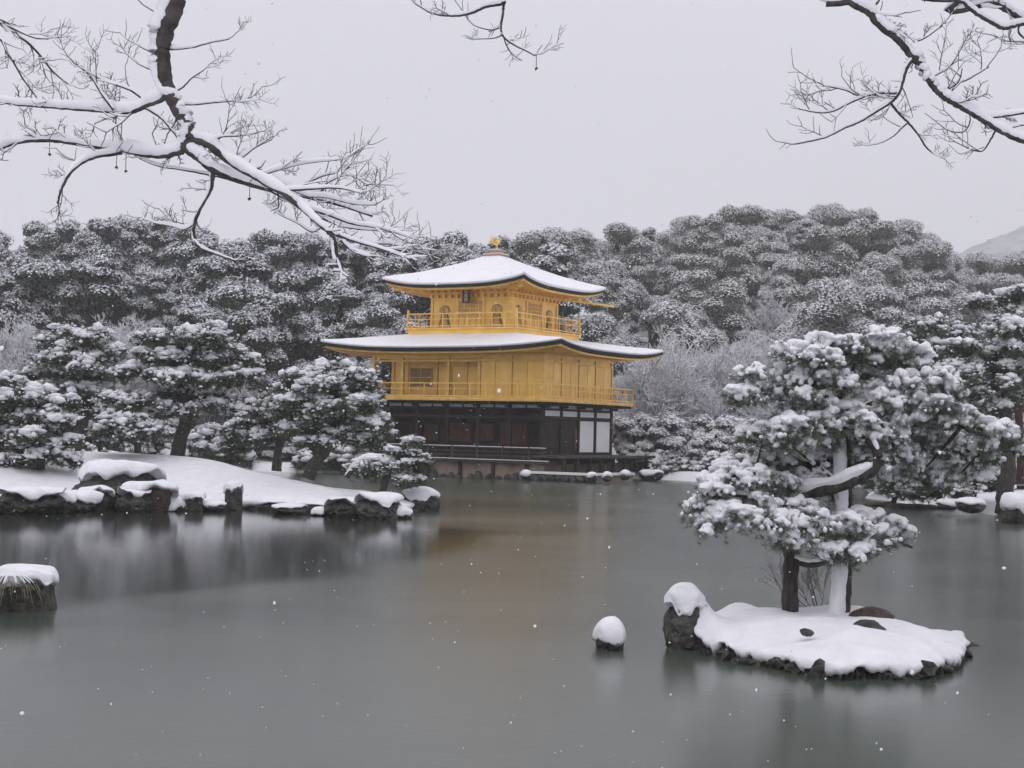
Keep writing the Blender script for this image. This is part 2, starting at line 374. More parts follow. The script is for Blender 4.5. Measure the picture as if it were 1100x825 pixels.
# ------------------------------------------------------------------ snow-covered islands
def island(name, outline, hfun, rock_h, lip, nr=26, na=240, snow_mat='snow', centre=None, sz=1.0):
    """outline: closed world polygon; hfun(x,y,t) snow height, t 0 at the middle to 1 at the rim"""
    P = np.array([(p[0], p[1]) for p in outline]); c = P.mean(0) if centre is None else np.array(centre)
    seg = np.concatenate([P, P[:1]]); L = np.concatenate([[0], np.cumsum(np.hypot(*np.diff(seg, axis=0).T))])
    u_ = np.linspace(0, L[-1], na, endpoint=False)
    rim = np.stack([np.interp(u_, L, seg[:, 0]), np.interp(u_, L, seg[:, 1])], 1)
    k = np.arange(na)
    rad = np.hypot(*(rim - c).T); dirn = (rim - c) / rad[:, None]
    wob = sz * (.16 * np.sin(k * .23) * np.sin(k * .091 + 1) + .08 * np.sin(k * .61 + 2) + .02 * rng.uniform(-1, 1, na)) * lip * 4
    rings = []
    for i in range(nr):
        t = (i / (nr - 1)) ** .7
        q = c + dirn * (rad + wob * t)[:, None] * t
        z = hfun(q[:, 0], q[:, 1], t)
        rings.append(np.stack([q[:, 0], q[:, 1], z], 1))
    e = rings[-1]
    drop = lip * np.clip(.8 + 1.7 * (vnoise(k * .09, k * 0 + 3.5) - .5) + .9 * (vnoise(k * .37, k * 0 + 8.5) - .5) + .5 * (vnoise(k * .9, k * 0 + 1.5) - .5), .2, 2.3)
    q = c + dirn * (rad + wob + lip * .35)[:, None]; r1 = np.stack([q[:, 0], q[:, 1], e[:, 2] - drop * .45], 1)
    q = c + dirn * (rad + wob + lip * .15)[:, None]; r2 = np.stack([q[:, 0], q[:, 1], e[:, 2] - drop], 1)
    q = c + dirn * (rad + wob - lip * 1.3)[:, None]; r3 = np.stack([q[:, 0], q[:, 1], e[:, 2] - drop * .9], 1)
    rings += [r1, r2, r3]
    V = np.stack(rings); n = len(rings)
    i = np.arange(n - 1)[:, None] * na; j = k[None]; j2 = (j + 1) % na
    Fq = np.stack([i + j, i + na + j, i + na + j2, i + j2], -1).reshape(-1, 4)
    # rock rim below
    zt = np.minimum(e[:, 2], .30) - drop * .6
    rr = []
    for a, zz in ((-.02, 1.0), (.6, .8), (.9, .35), (1.1, -.2), (1.2, -1.0)):
        q = c + dirn * (rad + wob + lip * .12 * a - lip * .25 + lip * .45 * rng.uniform(-1, 1, na))[:, None]
        rr.append(np.stack([q[:, 0], q[:, 1], np.where(zz > 0, zt * zz, zz * .4) * np.ones(na)], 1))
    inn = c + dirn * (rad * .6)[:, None]; rr = [np.stack([inn[:, 0], inn[:, 1], np.minimum(zt * .8, .12)], 1)] + rr
    rk = MB(); m_ = len(rr); i = np.arange(m_ - 1)[:, None] * na
    rk.add(np.stack(rr).reshape(-1, 3), np.stack([i + j, i + na + j, i + na + j2, i + j2], -1).reshape(-1, 4), False)
    base = rk.build(name, 'rock'); tag(base, kind='structure')
    st = MB(); kk = rng.integers(0, na, na // 9)
    q = c + dirn[kk] * (rad + wob - lip * .1)[kk][:, None]
    st.blobs(np.stack([q[:, 0], q[:, 1], rng.uniform(-.02, .5, len(kk)) * lip], 1), lip * rng.uniform(.4, 1.35, (len(kk), 1)) * rng.uniform(.6, 1.4, (len(kk), 3)) * [1, 1, .7], 2, .34, 2.8)
    st.S = [False] * len(st.S); st.build('rim_stones', 'rock', base)
    s_ = MB(); s_.add(V.reshape(-1, 3), Fq); s_.build('snow_cover', snow_mat, base)
    return base

# left island (runs out of the frame on the left)
left_rim = [on_z(x, y, 0) for x, y in ((-70, 554), (0, 548), (60, 544), (120, 543), (190, 546), (250, 546), (310, 549), (370, 552), (425, 553), (452, 548), (462, 541))] + \
           [Vector(p) for p in ((-3.4, 58.5, 0), (-5.0, 62, 0), (-7.5, 66, 0), (-11, 70, 0), (-16, 72, 0), (-22, 72, 0), (-26, 68, 0), (-26, 60, 0))]
LP = np.array([(p[0], p[1]) for p in left_rim])
def h_left(x, y, t):
    d = np.maximum(0, -sdist(x, y, LP))
    west = ss((-3.0 - x) / 9.5)
    return .30 + .14 * ss(d / .5) + (1.25 * (.25 + .75 * west)) * ss(d / 7.5) + (.16 * fbm(x * .6, y * .6) + .06 * fbm(x * 2, y * 2)) * ss(d / .8)
island('island_ground', left_rim, h_left, .3, .16, nr=30, na=420, centre=(-13.5, 62.5))

# pine islet in the right foreground
isl_rim = [on_z(x, y, 0) for x, y in ((726, 684), (740, 694), (757, 702), (778, 708), (800, 713), (838, 718), (862, 725), (905, 731), (940, 729), (965, 731), (1002, 727), (1028, 718), (1037, 704), (1033, 692))] + \
          [Vector(p) for p in ((6.0, 22.3, 0), (5.6, 23.1, 0), (4.8, 23.7, 0), (4.1, 23.6, 0), (3.4, 23.8, 0), (2.9, 23.4, 0), (2.45, 22.7, 0))]
IP = np.array([(p[0], p[1]) for p in isl_rim])
def h_isl(x, y, t):
    d = np.maximum(0, -sdist(x, y, IP))
    h = .19 + .09 * np.sqrt(ss(d / .25)) + .22 * ss(d / 1.3) + (.13 * fbm(x * 1.1 + 3, y * 1.1, 3) + .07 * fbm(x * 3.2, y * 3.2, 2)) * ss(d / .25)
    def hump(cx, cy, w_, a): return a * np.exp(-((x - cx) ** 2 + (y - cy) ** 2) / w_)
    h = h + hump(3.3, 23.0, .10, .16) + hump(5.15, 22.5, .16, .14) + hump(2.55, 22.0, .10, .50) + hump(4.6, 22.9, .12, .08) + hump(5.55, 21.4, .10, .07) + hump(3.2, 21.2, .3, .06)
    return h
island('islet_ground', isl_rim, h_isl, .2, .12, nr=34, na=520, snow_mat='snow', sz=.35)

# ------------------------------------------------------------------ rocks
def rock(px, wl, w_px, h_px, Y=None, z=0.0, cap=.45, label=None, group=None, depth=1.0, m='rock', square=False, seed=0, capth=.05, drape=1.0, name='rock', sub=3, rz=None):
    """wl: the picture row of its foot"""
    rs = np.random.default_rng(100 + seed)
    p = on_z(px, wl, z) if Y is None else at(px, wl, Y)
    Yd = p.y; a = w_px * Yd / F_PX / 2; h = h_px * Yd / F_PX
    v, f = ICO[sub]
    D = rs.normal(size=(5, 3)) * 2.0; ph = rs.uniform(0, 6.28, 5)
    k = 1 + .16 * np.sin(v @ D.T + ph).mean(1) * 2 + .05 * rs.uniform(-1, 1, len(v))
    V = v.copy()
    if square: V = np.sign(V) * np.abs(V) ** .45; V[:, :2] *= .85
    V = V * k[:, None]
    V = V * [a, a * depth, h * .62]; V[:, 2] += h * .32
    loc = Vector((p.x, p.y + a * depth * .45, p.z))
    root = MB(); root.add(V, f, False); ro = root.build(name, m); ro.location = loc
    ro.rotation_euler = (0, 0, rz if rz is not None else 0)
    if cap is not None:
        zt = V[:, 2].max(); z0 = h * (1 - cap)
        m_ = np.abs(V[:, 2] - min(z0, zt * .8)) < .22 * h
        ang = np.arctan2(V[m_, 1], V[m_, 0]); rd = np.hypot(V[m_, 0], V[m_, 1]); nb = 14
        bins = np.array([rd[np.abs(((ang - b_ + math.pi) % (2 * math.pi)) - math.pi) < .45].max(initial=a * .4) for b_ in np.linspace(-math.pi, math.pi, nb, endpoint=False)])
        th = np.arctan2(v[:, 1], v[:, 0]); R_ = np.interp(th, np.linspace(-math.pi, math.pi, nb + 1), np.append(bins, bins[0]))
        q = np.sqrt(np.clip(1 - v[:, 2] ** 2, 0, 1)) ** (.5 if square else .85); topz = zt + capth * h + .015
        S = np.stack([np.cos(th) * R_ * 1.03 * q, np.sin(th) * R_ * 1.03 * q, np.where(v[:, 2] > 0, z0 + (topz - z0) * np.abs(v[:, 2]) ** .85, z0 + .12 * h * v[:, 2])], 1)
        # the lower edge of the snow wanders up and down round the rock
        S[:, 2] += drape * h * .13 * (np.sin(th * 2 + seed) + .7 * np.sin(th * 3 + seed * 2.1) + .5 * np.sin(th * 7 + seed) + .25 * np.sin(th * 15 + seed * 3)) * np.clip(1 - (S[:, 2] - z0) / (topz - z0 + 1e-6), 0, 1)
        S[:, 2] += h * .06 * np.sin(v[:, 0] * 3 + seed) * np.sin(v[:, 1] * 3.3 + seed * .7) * (v[:, 2] > 0)
        S += .006 * h * np.sin(v @ D.T * 2.2 + ph).sum(1)[:, None] * v
        c = MB(); c.add(S, f); c.build('snow_cap', 'snow', ro)
    tag(ro, label, 'rock', group); return ro

rock(656, 698, 34, 30, cap=.66, drape=.4, label='small egg-shaped rock under a tall snow cap alone in the open pond', seed=1, capth=.1, sub=4)
rock(738, 697, 46, 58, cap=.22, drape=.5, label='tall upright rock with rounded snow top at the left end of the pine islet', seed=2, depth=.9, capth=.10, sub=4)
rock(25, 655, 62, 42, cap=.30, label='flat-topped snowy rock with drooping grass at the left edge of the pond', seed=3, square=True, capth=.05, sub=4)
# rocks that poke through the snow of the islet
rock(938, 668, 50, 16, z=.42, cap=None, label='brown low rock showing through the islet snow right of the white trunk', seed=4, m='rock_brown', depth=.6)
rock(934, 683, 36, 18, z=.36, cap=None, label='round dark boulder lowest on the right of the islet snow', seed=5, m='rock', depth=.7)
rock(868, 682, 14, 7, z=.40, cap=None, label='tiny dark stone tip in the snow between the islet trunks', seed=6)
LR = [(120, 546, 84, 41, .22, 'largest dark boulder under a thick snow drape at the left island shore', False, 60), (160, 549, 52, 26, .22, 'reddish flat-topped rock with a snow slab right of the big boulder', True, 56.5),
      (78, 549, 46, 20, .40, 'low rock with a slanting snow tongue left of the big boulder', False, 56), (26, 552, 60, 24, .16, 'dark wide rock below the snowy pine at the left edge', False, 57),
      (184, 549, 28, 14, .75, 'small rock buried under a snow hump beside the reddish rock', False, 54.8), (206, 549, 26, 17, .25, 'dark block-shaped rock at the snowy shore right of the snow hump', True, 55.5),
      (250, 548, 18, 24, .15, 'square upright stone post at the middle of the left island shore', True, 54.2), (292, 537, 18, 11, .3, 'small tufted dark rock in the middle of the island snow slope', False, 55.0),
      (368, 555, 44, 18, .22, 'mossy low boulder with snow top at the island shore under the leaning pine', False, 54.4), (406, 557, 44, 21, .2, 'dark rounded boulder between the mossy one and the island tip', False, 54.4),
      (451, 549, 34, 21, .36, 'last boulder off the right tip of the left island', False, 55.8), (430, 557, 20, 12, .7, 'small snow-covered stone at the water below the island tip', False, 53.8),
      (345, 554, 20, 7, .7, 'tiny snow pillow stone at the waterline of the island', False, 54.0), (101, 548, 36, 20, .12, 'dark snowless wedge rock below the slanting snow tongue', False, 55.4),
      (52, 551, 40, 20, .3, 'dark rock between the wide left-edge rock and the slanting tongue', False, 55.4), (142, 550, 30, 20, .05, 'dark wet stone filling the gap below the big boulder', False, 55.4),
      (228, 549, 24, 9, .35, 'low dark stone between the block rock and the upright post', False, 55.4), (310, 552, 34, 8, .2, 'long low dark stone at the waterline right of the upright post', False, 55.4)]
for i, (x, y, w_, h_, c_, lb, sq, Y_) in enumerate(LR):
    rock(x, y, w_ * 1.12, h_ * 1.15, Y=None if y > 532 else Y_, cap=c_, label=lb, seed=10 + i, square=sq, sub=4, m='rock_brown' if 'reddish' in lb else 'rock')
for i, (x, y, w_, h_, lb) in enumerate([(565, 514, 12, 9, 'lone snow-capped stone in the water below the middle of the pavilion terrace'), (636, 515, 12, 8, 'leftmost of three snow-capped stones off the pavilion landing'),
                                        (652, 515, 12, 8, 'middle one of three snow-capped stones off the pavilion landing'), (672, 514, 13, 9, 'rightmost of three snow-capped stones off the pavilion landing')]):
    rock(x, y, w_, h_, Y=93.0, cap=.6, label=lb, seed=40 + i, sub=2)
for i, (x, y, w_, h_, Y_, lb) in enumerate([(1046, 548, 34, 14, 62, 'low snow-topped stone at the right shore left of the dark trunk'), (1092, 562, 30, 30, 58, 'big dark shore rock with a thick snow slab at the right edge'),
                                            (1020, 546, 24, 9, 64, 'small snowy stone beside the brown bank at the right shore'), (700, 514, 24, 10, 101, 'dark stone at the shore just right of the pavilion landing'),
                                            (690, 500, 26, 8, 106, 'snowy stone on the bank beside the pavilion veranda')]):
    rock(x, y, w_, h_, Y=Y_, cap=.5, label=lb, seed=50 + i)

# ------------------------------------------------------------------ pavilion
PV = empty('golden_pavilion', (at(582, 490, 98).x, 98, 0), -R(31))
tag(PV, 'three-storey gold-leafed pavilion with snow-covered curved roofs at the far side of the pond', 'pavilion')
W, D = 12.88, 9.08
def part(mb, name, m, parent=PV): return mb.build(name, m, parent)
# footing, terrace
g = MB(); g.span(-W - 1.6, 1.0, -1.55, D + 1, -.6, .97); part(g, 'stone_base', 'stone_wall')
for k in range(22):
    x = -W - 1.5 + k * .68 + random.uniform(-.15, .15)
    g = MB(); g.blobs([(x, -1.6 + random.uniform(-.1, .1), .0)], [(random.uniform(.25, .42), .22, random.uniform(.15, .45))], 2, .3); part(g, 'footing_stone', 'rock')
for k in range(12):
    g = MB(); g.blobs([(1.25, -1 + k * .85, .1)], [(.3, .45, .35)], 2, .3); part(g, 'footing_stone', 'rock')
for k in range(9):
    g = MB(); g.blobs([(.3 + k * .53, -2.05, .1)], [(.3, .2, .28)], 2, .3); part(g, 'footing_stone', 'rock')
g = MB(); g.span(.2, 4.6, -2.0, 3.4, -.4, .42); part(g, 'landing', 'stone_wall')
g = MB(); g.span(-.1, 4.75, -2.15, -1.5, .425, .56); g.span(4.3, 4.75, -1.5, 3.4, .425, .56); part(g, 'landing_snow', 'snow_smooth')
# storey 1
g = MB(); g.span(-W - 1.9, 1.4, -1.9, -.02, 1.0, 1.16); part(g, 'veranda_deck', 'deck_wood')
g = MB(); g.span(-W - 1.93, 1.43, -1.96, -1.60, 1.163, 1.20); part(g, 'deck_snow', 'snow_smooth')
for k in range(7):
    g = MB(); g.span(-W - 1.6 + k * 2.4 - .09, -W - 1.6 + k * 2.4 + .09, -1.78, -1.6, -.3, 1.0); part(g, 'deck_post', 'dark_wood')
g = MB(); g.span(.0, 2.5, -1.4, D + 1.8, 1.38, 1.52); g.span(-1.0, 2.5, D + .2, D + 1.8, 1.38, 1.52)
part(g, 'side_deck', 'deck_wood')
for k in range(8):
    g = MB(); g.span(2.1, 2.3, -1.2 + k * 1.6, -1.0 + k * 1.6, .3, 1.38); part(g, 'side_deck_post', 'dark_wood')
g = MB()
for zz, th in ((1.95, .07), (1.70, .05), (1.45, .05)): g.span(-W - 1.8, 1.3, -1.82, -1.75, zz - th, zz)
for k in range(9): g.span(-W - 1.8 + k * 1.85 - .05, -W - 1.8 + k * 1.85 + .05, -1.83, -1.74, 1.2, 2.0)
part(g, 'veranda_railing', 'deck_wood')
g = MB(); g.span(-W - 1.8, 1.3, -1.825, -1.745, 1.953, 1.99); part(g, 'railing_snow', 'snow_smooth')
BX = [0, -2.34, -4.68, -7.02, -9.36, -11.7, -W]; BY = [0, 2.27, 4.54, 6.81, D]
g = MB(); g.span(-W, 0, 2.27, D, .98, 1.5); g.span(-W, 0, 0, 2.3, .99, 1.45); part(g, 'floor', 'dark_wood')
for x in BX:
    g = MB(); g.span(x - .11, x + .11, -.11, .11, 1.0, 4.75); part(g, 'column', 'dark_wood')
for y in BY[1:]:
    g = MB(); g.span(-.11, .11, y - .11, y + .11, 1.0, 4.75); part(g, 'column', 'dark_wood')
g = MB()
for z0, z1 in ((3.72, 3.92), (4.30, 4.42), (1.5, 1.68)):
    if z0 > 3: g.span(-W, .0, -.075, .075, z0, z1)
    g.span(-.075, .078, .0, D, z0, z1)
g.span(-W, 0, -.2, .2, 4.62, 4.78)
part(g, 'tie_beam', 'dark_wood')
g = MB(); g.span(-W, -.05, 2.3, 2.4, 1.5, 4.75); g.span(-W + .02, -W + .1, .1, D, 1.5, 4.7); g.span(-W, 0, D - .1, D - .02, 1.5, 4.7)
part(g, 'inner_wall', 'dark_wood')
for x0, x1, z0, z1 in ((-4.4, -2.4, 2.1, 3.5), (-5.9, -4.9, 2.3, 3.4), (-8.6, -6.6, 2.2, 3.4), (-10.3, -9.2, 2.2, 3.3), (-11.5, -10.6, 2.2, 3.2)):
    g = MB(); g.span(x0, x1, 2.22, 2.29, z0, z1); part(g, 'brown_door', 'brown_panel')
for i in range(4):
    g = MB(); g.span(-.05, .02, BY[i] + .13, BY[i + 1] - .13, 3.95, 4.29); part(g, 'transom_panel', 'plaster')
for i in (2, 3):
    g = MB(); g.span(-.05, .02, BY[i] + .13, BY[i + 1] - .13, 1.70, 3.71); part(g, 'white_wall_panel', 'plaster')
for i in (0, 1):
    g = MB(); g.span(-.06, .0, BY[i] + .13, BY[i + 1] - .13, 1.70, 3.71); part(g, 'plank_door', 'dark_wood')
g = MB(); g.span(.01, .05, 4.1, 4.45, 1.75, 3.2); part(g, 'brown_door', 'brown_panel')
g = MB(); g.span(.055, .075, 4.28, 4.36, 2.35, 2.47); part(g, 'door_handle', 'plaster')
for i in range(5):
    for k in range(2):
        x0 = BX[i + 1] + .15 + k * 1.1
        g = MB(); g.span(x0, min(x0 + .95, BX[i] - .12), -.06, .0, 4.43, 4.61); part(g, 'wall_strip', 'plaster_grey')
for i in range(4):
    g = MB(); g.span(.0, .05, BY[i] + .3, BY[i + 1] - .3, 4.43, 4.58); part(g, 'wall_strip', 'plaster_grey')
# joists below the upper balcony
g = MB()
for k in range(32):
    x = -W - .9 + k * (W + 1.8) / 31; g.span(x - .05, x + .05, -1.02, -.15, 4.62, 4.78)
for k in range(24):
    y = -.9 + k * (D + 1.8) / 23; g.span(.15, 1.02, y - .05, y + .05, 4.62, 4.78)
for x in BX: g.span(x - .12, x + .12, -.5, -.1, 4.45, 4.61)
for y in BY: g.span(.1, .5, y - .12, y + .12, 4.45, 4.61)
part(g, 'balcony_joist', 'dark_wood')
# gallery west of the hall, mostly behind the pine
g = MB(); g.span(-W - 5.6, -W - 1.9, .6, 3.0, 1.0, 1.16)
for k in range(4): g.span(-W - 5.5 + k * 1.1, -W - 5.4 + k * 1.1, .6, .72, -.3, 1.9)
g.span(-W - 5.6, -W - 1.9, .62, .69, 1.83, 1.9); g.span(-W - 5.6, -W - 1.9, .62, .69, 1.5, 1.55); part(g, 'gallery_deck', 'deck_wood')
g = MB(); g.span(-W - 5.62, -W - 1.9, .55, .9, 1.163, 1.21); g.span(-W - 5.6, -W - 1.9, .615, .695, 1.903, 1.94); part(g, 'gallery_snow', 'snow_smooth')
# storey 2
def balcony(x0, x1, y0, y1, z0, z1, hr, step, name, cornerh=.0):
    g = MB(); g.span(x0, x1, y0, y1, z0, z1); g.span(x0 - .05, x1 + .05, y0 - .05, y1 + .05, z1 - .09, z1 - .02); part(g, 'balcony_floor', 'gold_trim')
    for fa, (a, b) in {'s': ((x0, y0), (x1, y0)), 'e': ((x1, y0), (x1, y1)), 'w': ((x0, y0), (x0, y1)), 'n': ((x0, y1), (x1, y1))}.items():
        g = MB(); a = Vector((*a, 0)); b = Vector((*b, 0)); L = (b - a).length; n = max(2, round(L / step))
        ins = Vector(((x0 + x1) / 2, (y0 + y1) / 2, 0))
        sh = Vector((0, .08, 0)) if fa == 's' else Vector((-.08, 0, 0)) if fa == 'e' else Vector((.08, 0, 0)) if fa == 'w' else Vector((0, -.08, 0))
        for zz, th in ((hr, .07), (hr * .62, .045), (.12, .06)):
            g.bar(a + sh + Vector((0, 0, z1 + zz)), b + sh + Vector((0, 0, z1 + zz)), .06, th)
        for k in range(n + 1):
            q = a.lerp(b, k / n) + sh; g.bar(q + Vector((0, 0, z1)), q + Vector((0, 0, z1 + hr - .02)), .055, .055)
        part(g, 'railing', 'gold_trim')
    for x in (x0 + .08, x1 - .08):
        for y in (y0 + .08, y1 - .08):
            if cornerh: g = MB(); g.bar((x, y, z1), (x, y, z1 + hr + cornerh), .12, .12); part(g, 'newel_post', 'gold_trim')
balcony(-W - 1.1, 1.1, -1.1, D + 1.1, 4.80, 4.98, .92, 1.17, 'b2')
XR = -4.68
g = MB(); g.span(XR, -.0, .0, .12, 4.98, 7.98); g.span(-.12, .0, .12, D, 4.98, 7.98)      # flush south-east walls
g.span(-W, XR, 2.2, 2.32, 4.98, 7.98); g.span(-W, XR, .0, .08, 7.5, 7.98); g.span(XR, XR + .12, .12, 2.2, 4.98, 7.62); g.span(-W, -W + .12, 2.32, D, 4.98, 7.62); g.span(-W, 0, D - .12, D, 4.98, 7.62)
part(g, 'upper_wall', 'gold')
for x in (-W, -10.6, -7.02, XR, -2.34, 0):
    g = MB(); g.span(x - .1, x + .1, -.1, .1, 4.98, 7.75); part(g, 'gold_column', 'gold_trim')
for x in (-W, -11.7, -9.36, -7.02):
    g = MB(); g.span(x - .09, x + .09, 2.1, 2.25, 4.98, 7.62); part(g, 'gold_column', 'gold_trim')
for y in BY[1:]:
    g = MB(); g.span(-.08, .08, y - .09, y + .09, 4.98, 7.75); part(g, 'gold_column', 'gold_trim')
g = MB()
for z0 in (7.30, 7.62): g.span(-W, 0, -.085, .085, z0, z0 + .14); g.span(-.07, .087, 0, D, z0, z0 + .14)
g.span(-W, 0, -.07, .07, 4.99, 5.10); g.span(-.05, .07, 0, D, 4.99, 5.10); g.span(XR, 0, -.05, .0, 6.1, 6.17); g.span(-W, XR, 2.12, 2.2, 7.1, 7.2)
part(g, 'gold_beam', 'gold_trim')
for i in range(2):
    for k in range(2):
        x1 = BX[i] - .12 - k * 1.06
        g = MB(); g.span(x1 - 1.0, x1, -.035, -.003, 5.12, 7.28); part(g, 'shutter', 'gold')
for i in range(4):
    for k in range(2):
        y0 = BY[i] + .12 + k * 1.03
        g = MB(); g.span(.003, .035, y0, y0 + .98, 5.12, 7.28); part(g, 'shutter', 'gold')
def lattice(x0, x1, y, z0, z1, nx, nz, mt='gold_dull', bar='gold_trim', ax='x'):
    f = MB()
    sp = (lambda a, b, c, d, yy0, yy1: f.span(a, b, y - yy1, y - yy0, c, d)) if ax == 'x' else (lambda a, b, c, d, yy0, yy1: f.span(y + yy0, y + yy1, a, b, c, d))
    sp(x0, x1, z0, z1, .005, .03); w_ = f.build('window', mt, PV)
    f = MB()
    for k in range(nx + 1): xx = x0 + (x1 - x0) * k / nx; sp(xx - .02, xx + .02, z0, z1, .035, .07)
    for k in range(nz + 1): zz = z0 + (z1 - z0) * k / nz; sp(x0 - .02, x1 + .02, zz - .02, zz + .02, .075, .11)
    f.build('window_frame', bar, w_)
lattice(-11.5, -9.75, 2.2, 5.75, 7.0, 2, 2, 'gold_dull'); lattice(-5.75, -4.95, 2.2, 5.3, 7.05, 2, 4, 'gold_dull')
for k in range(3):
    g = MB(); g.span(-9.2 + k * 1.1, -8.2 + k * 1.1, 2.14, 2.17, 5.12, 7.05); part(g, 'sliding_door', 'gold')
# roofs
def ringl(x0, x1, y0, y1, zf, K=20):
    pts = []
    for (ax, ay), (bx, by) in (((x0, y0), (x1, y0)), ((x1, y0), (x1, y1)), ((x1, y1), (x0, y1)), ((x0, y1), (x0, y0))):
        for k in range(K):
            t = k / K; s_ = abs(2 * t - 1); pts.append((ax + (bx - ax) * t, ay + (by - ay) * t, zf(s_)))
    return np.array(pts)
def loft(rings, name, m, smooth=True, parent=PV, closetop=False):
    n = len(rings[0]); V = np.concatenate(rings); i = np.arange(len(rings) - 1)[:, None] * n; j = np.arange(n)[None]; j2 = (j + 1) % n
    g = MB(); g.add(V, np.stack([i + j, i + j2, i + n + j2, i + n + j], -1).reshape(-1, 4), smooth)
    return g.build(name, m, parent)
def roof(ex, tx, zmid, lift, ztop, wall, zwall, th=.26, curve_=.5, snow=.20, pname='roof'):
    """ex outer eave rect (x0,x1,y0,y1); tx top rect; wall rect the soffit meets"""
    def inset(r, d): return (r[0] + d, r[1] - d, r[2] + d, r[3] - d)
    def lerp(a, b, t): return tuple(a[i] + (b[i] - a[i]) * t for i in range(4))
    ze = lambda s_: zmid + lift * (s_ ** 3.2)
    K = 24
    def surf(t, dz=0, ins=0):
        r = inset(lerp(ex, tx, t), ins if t < .9 else 0); c = (1 - curve_) * t + curve_ * t * t
        return ringl(*r, lambda s_: ze(s_) * (1 - c) + ztop * c + dz - .0 * t, K)
    rr = [ringl(*inset(ex, .22), lambda s_: ze(s_) - th, K), ringl(*inset(ex, .05), lambda s_: ze(s_) - th * .8, K), ringl(*ex, lambda s_: ze(s_) - .02, K)] + [surf(t) for t in np.linspace(.01, 1, 14)]
    ro = loft(rr, pname, 'shingle', smooth=False)
    sn = [surf(0, .005, .03), surf(0, snow * .5, -.04), surf(.012, snow * .92, 0)] + [surf(t, snow) for t in np.linspace(.03, 1, 16)]
    for r_ in sn[1:]: r_[:, 2] += .07 * fbm(r_[:, 0] * 1.1, r_[:, 1] * 1.1, 3)
    for r_ in sn[:3]: r_[:, :2] += .05 * np.stack([fbm(r_[:, 0] * 2.3, r_[:, 1] * 2.3, 2), fbm(r_[:, 1] * 2.1, r_[:, 0] * 2.7, 2)], 1)
    so_ = loft(sn, 'snow_cover', 'snow_smooth', parent=ro)
    # gold fascia under the shingles, then soffit
    gr = [ringl(*inset(ex, .24), lambda s_: ze(s_) - th - .003, K), ringl(*inset(ex, .20), lambda s_: ze(s_) - th - .05, K), ringl(*inset(ex, .22), lambda s_: ze(s_) - th - .13, K), ringl(*inset(ex, .36), lambda s_: ze(s_) - th - .13, K)]
    loft(gr, 'eave_board', 'gold_trim', smooth=False, parent=ro)
    so2 = [ringl(*inset(ex, .3), lambda s_: ze(s_) - th - .03, K), ringl(*wall, lambda s_: zwall, K)]
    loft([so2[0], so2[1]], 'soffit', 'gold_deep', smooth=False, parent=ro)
    raf = MB(); A = so2[0]; B = so2[1]; n = len(A); up_ = Vector((0, 0, -.05))
    # rafters run square to each wall
    for side in range(4):
        (ax, ay), (bx, by) = [((ex[0], ex[2]), (ex[1], ex[2])), ((ex[1], ex[2]), (ex[1], ex[3])), ((ex[1], ex[3]), (ex[0], ex[3])), ((ex[0], ex[3]), (ex[0], ex[2]))][side]
        L = math.hypot(bx - ax, by - ay); m_ = int(L / .34); nrm = [(0, 1), (-1, 0), (0, -1), (1, 0)][side]
        over = [wall[2] - ex[2], ex[1] - wall[1], ex[3] - wall[3], wall[0] - ex[0]][side]
        for k in range(1, m_):
            t = k / m_; s_ = abs(2 * t - 1); x, y = ax + (bx - ax) * t, ay + (by - ay) * t
            edge_ = min(t, 1 - t) * L; run = min(over, edge_)
            if run < .5: continue
            zo = ze(s_) - th - .09; zi = zo + (zwall - .06 - (zo)) * min(1, run / over)
            raf.bar((x + nrm[0] * .33, y + nrm[1] * .33, zo), (x + nrm[0] * run, y + nrm[1] * run, zi), .075, .085)
    for cx, cy, wx, wy in ((ex[0], ex[2], wall[0], wall[2]), (ex[1], ex[2], wall[1], wall[2]), (ex[1], ex[3], wall[1], wall[3]), (ex[0], ex[3], wall[0], wall[3])):
        dx, dy = (1 if wx > cx else -1), (1 if wy > cy else -1)
        raf.bar((cx + dx * .25, cy + dy * .25, zmid + lift - th - .10), (wx, wy, zwall - .08), .16, .16)
    raf.build('rafter', 'gold_trim', ro)
    return ro
cx_, cy_ = -6.44, 4.54
roof((-W - 2.5, 2.7, -2.6, D + 2.3), (cx_ - 3.9, cx_ + 3.9, cy_ - 3.9, cy_ + 3.9), 8.06, .42, 9.02, (-W + .02, -.02, .02, D - .02), 7.95, th=.21, curve_=.35, snow=.17)
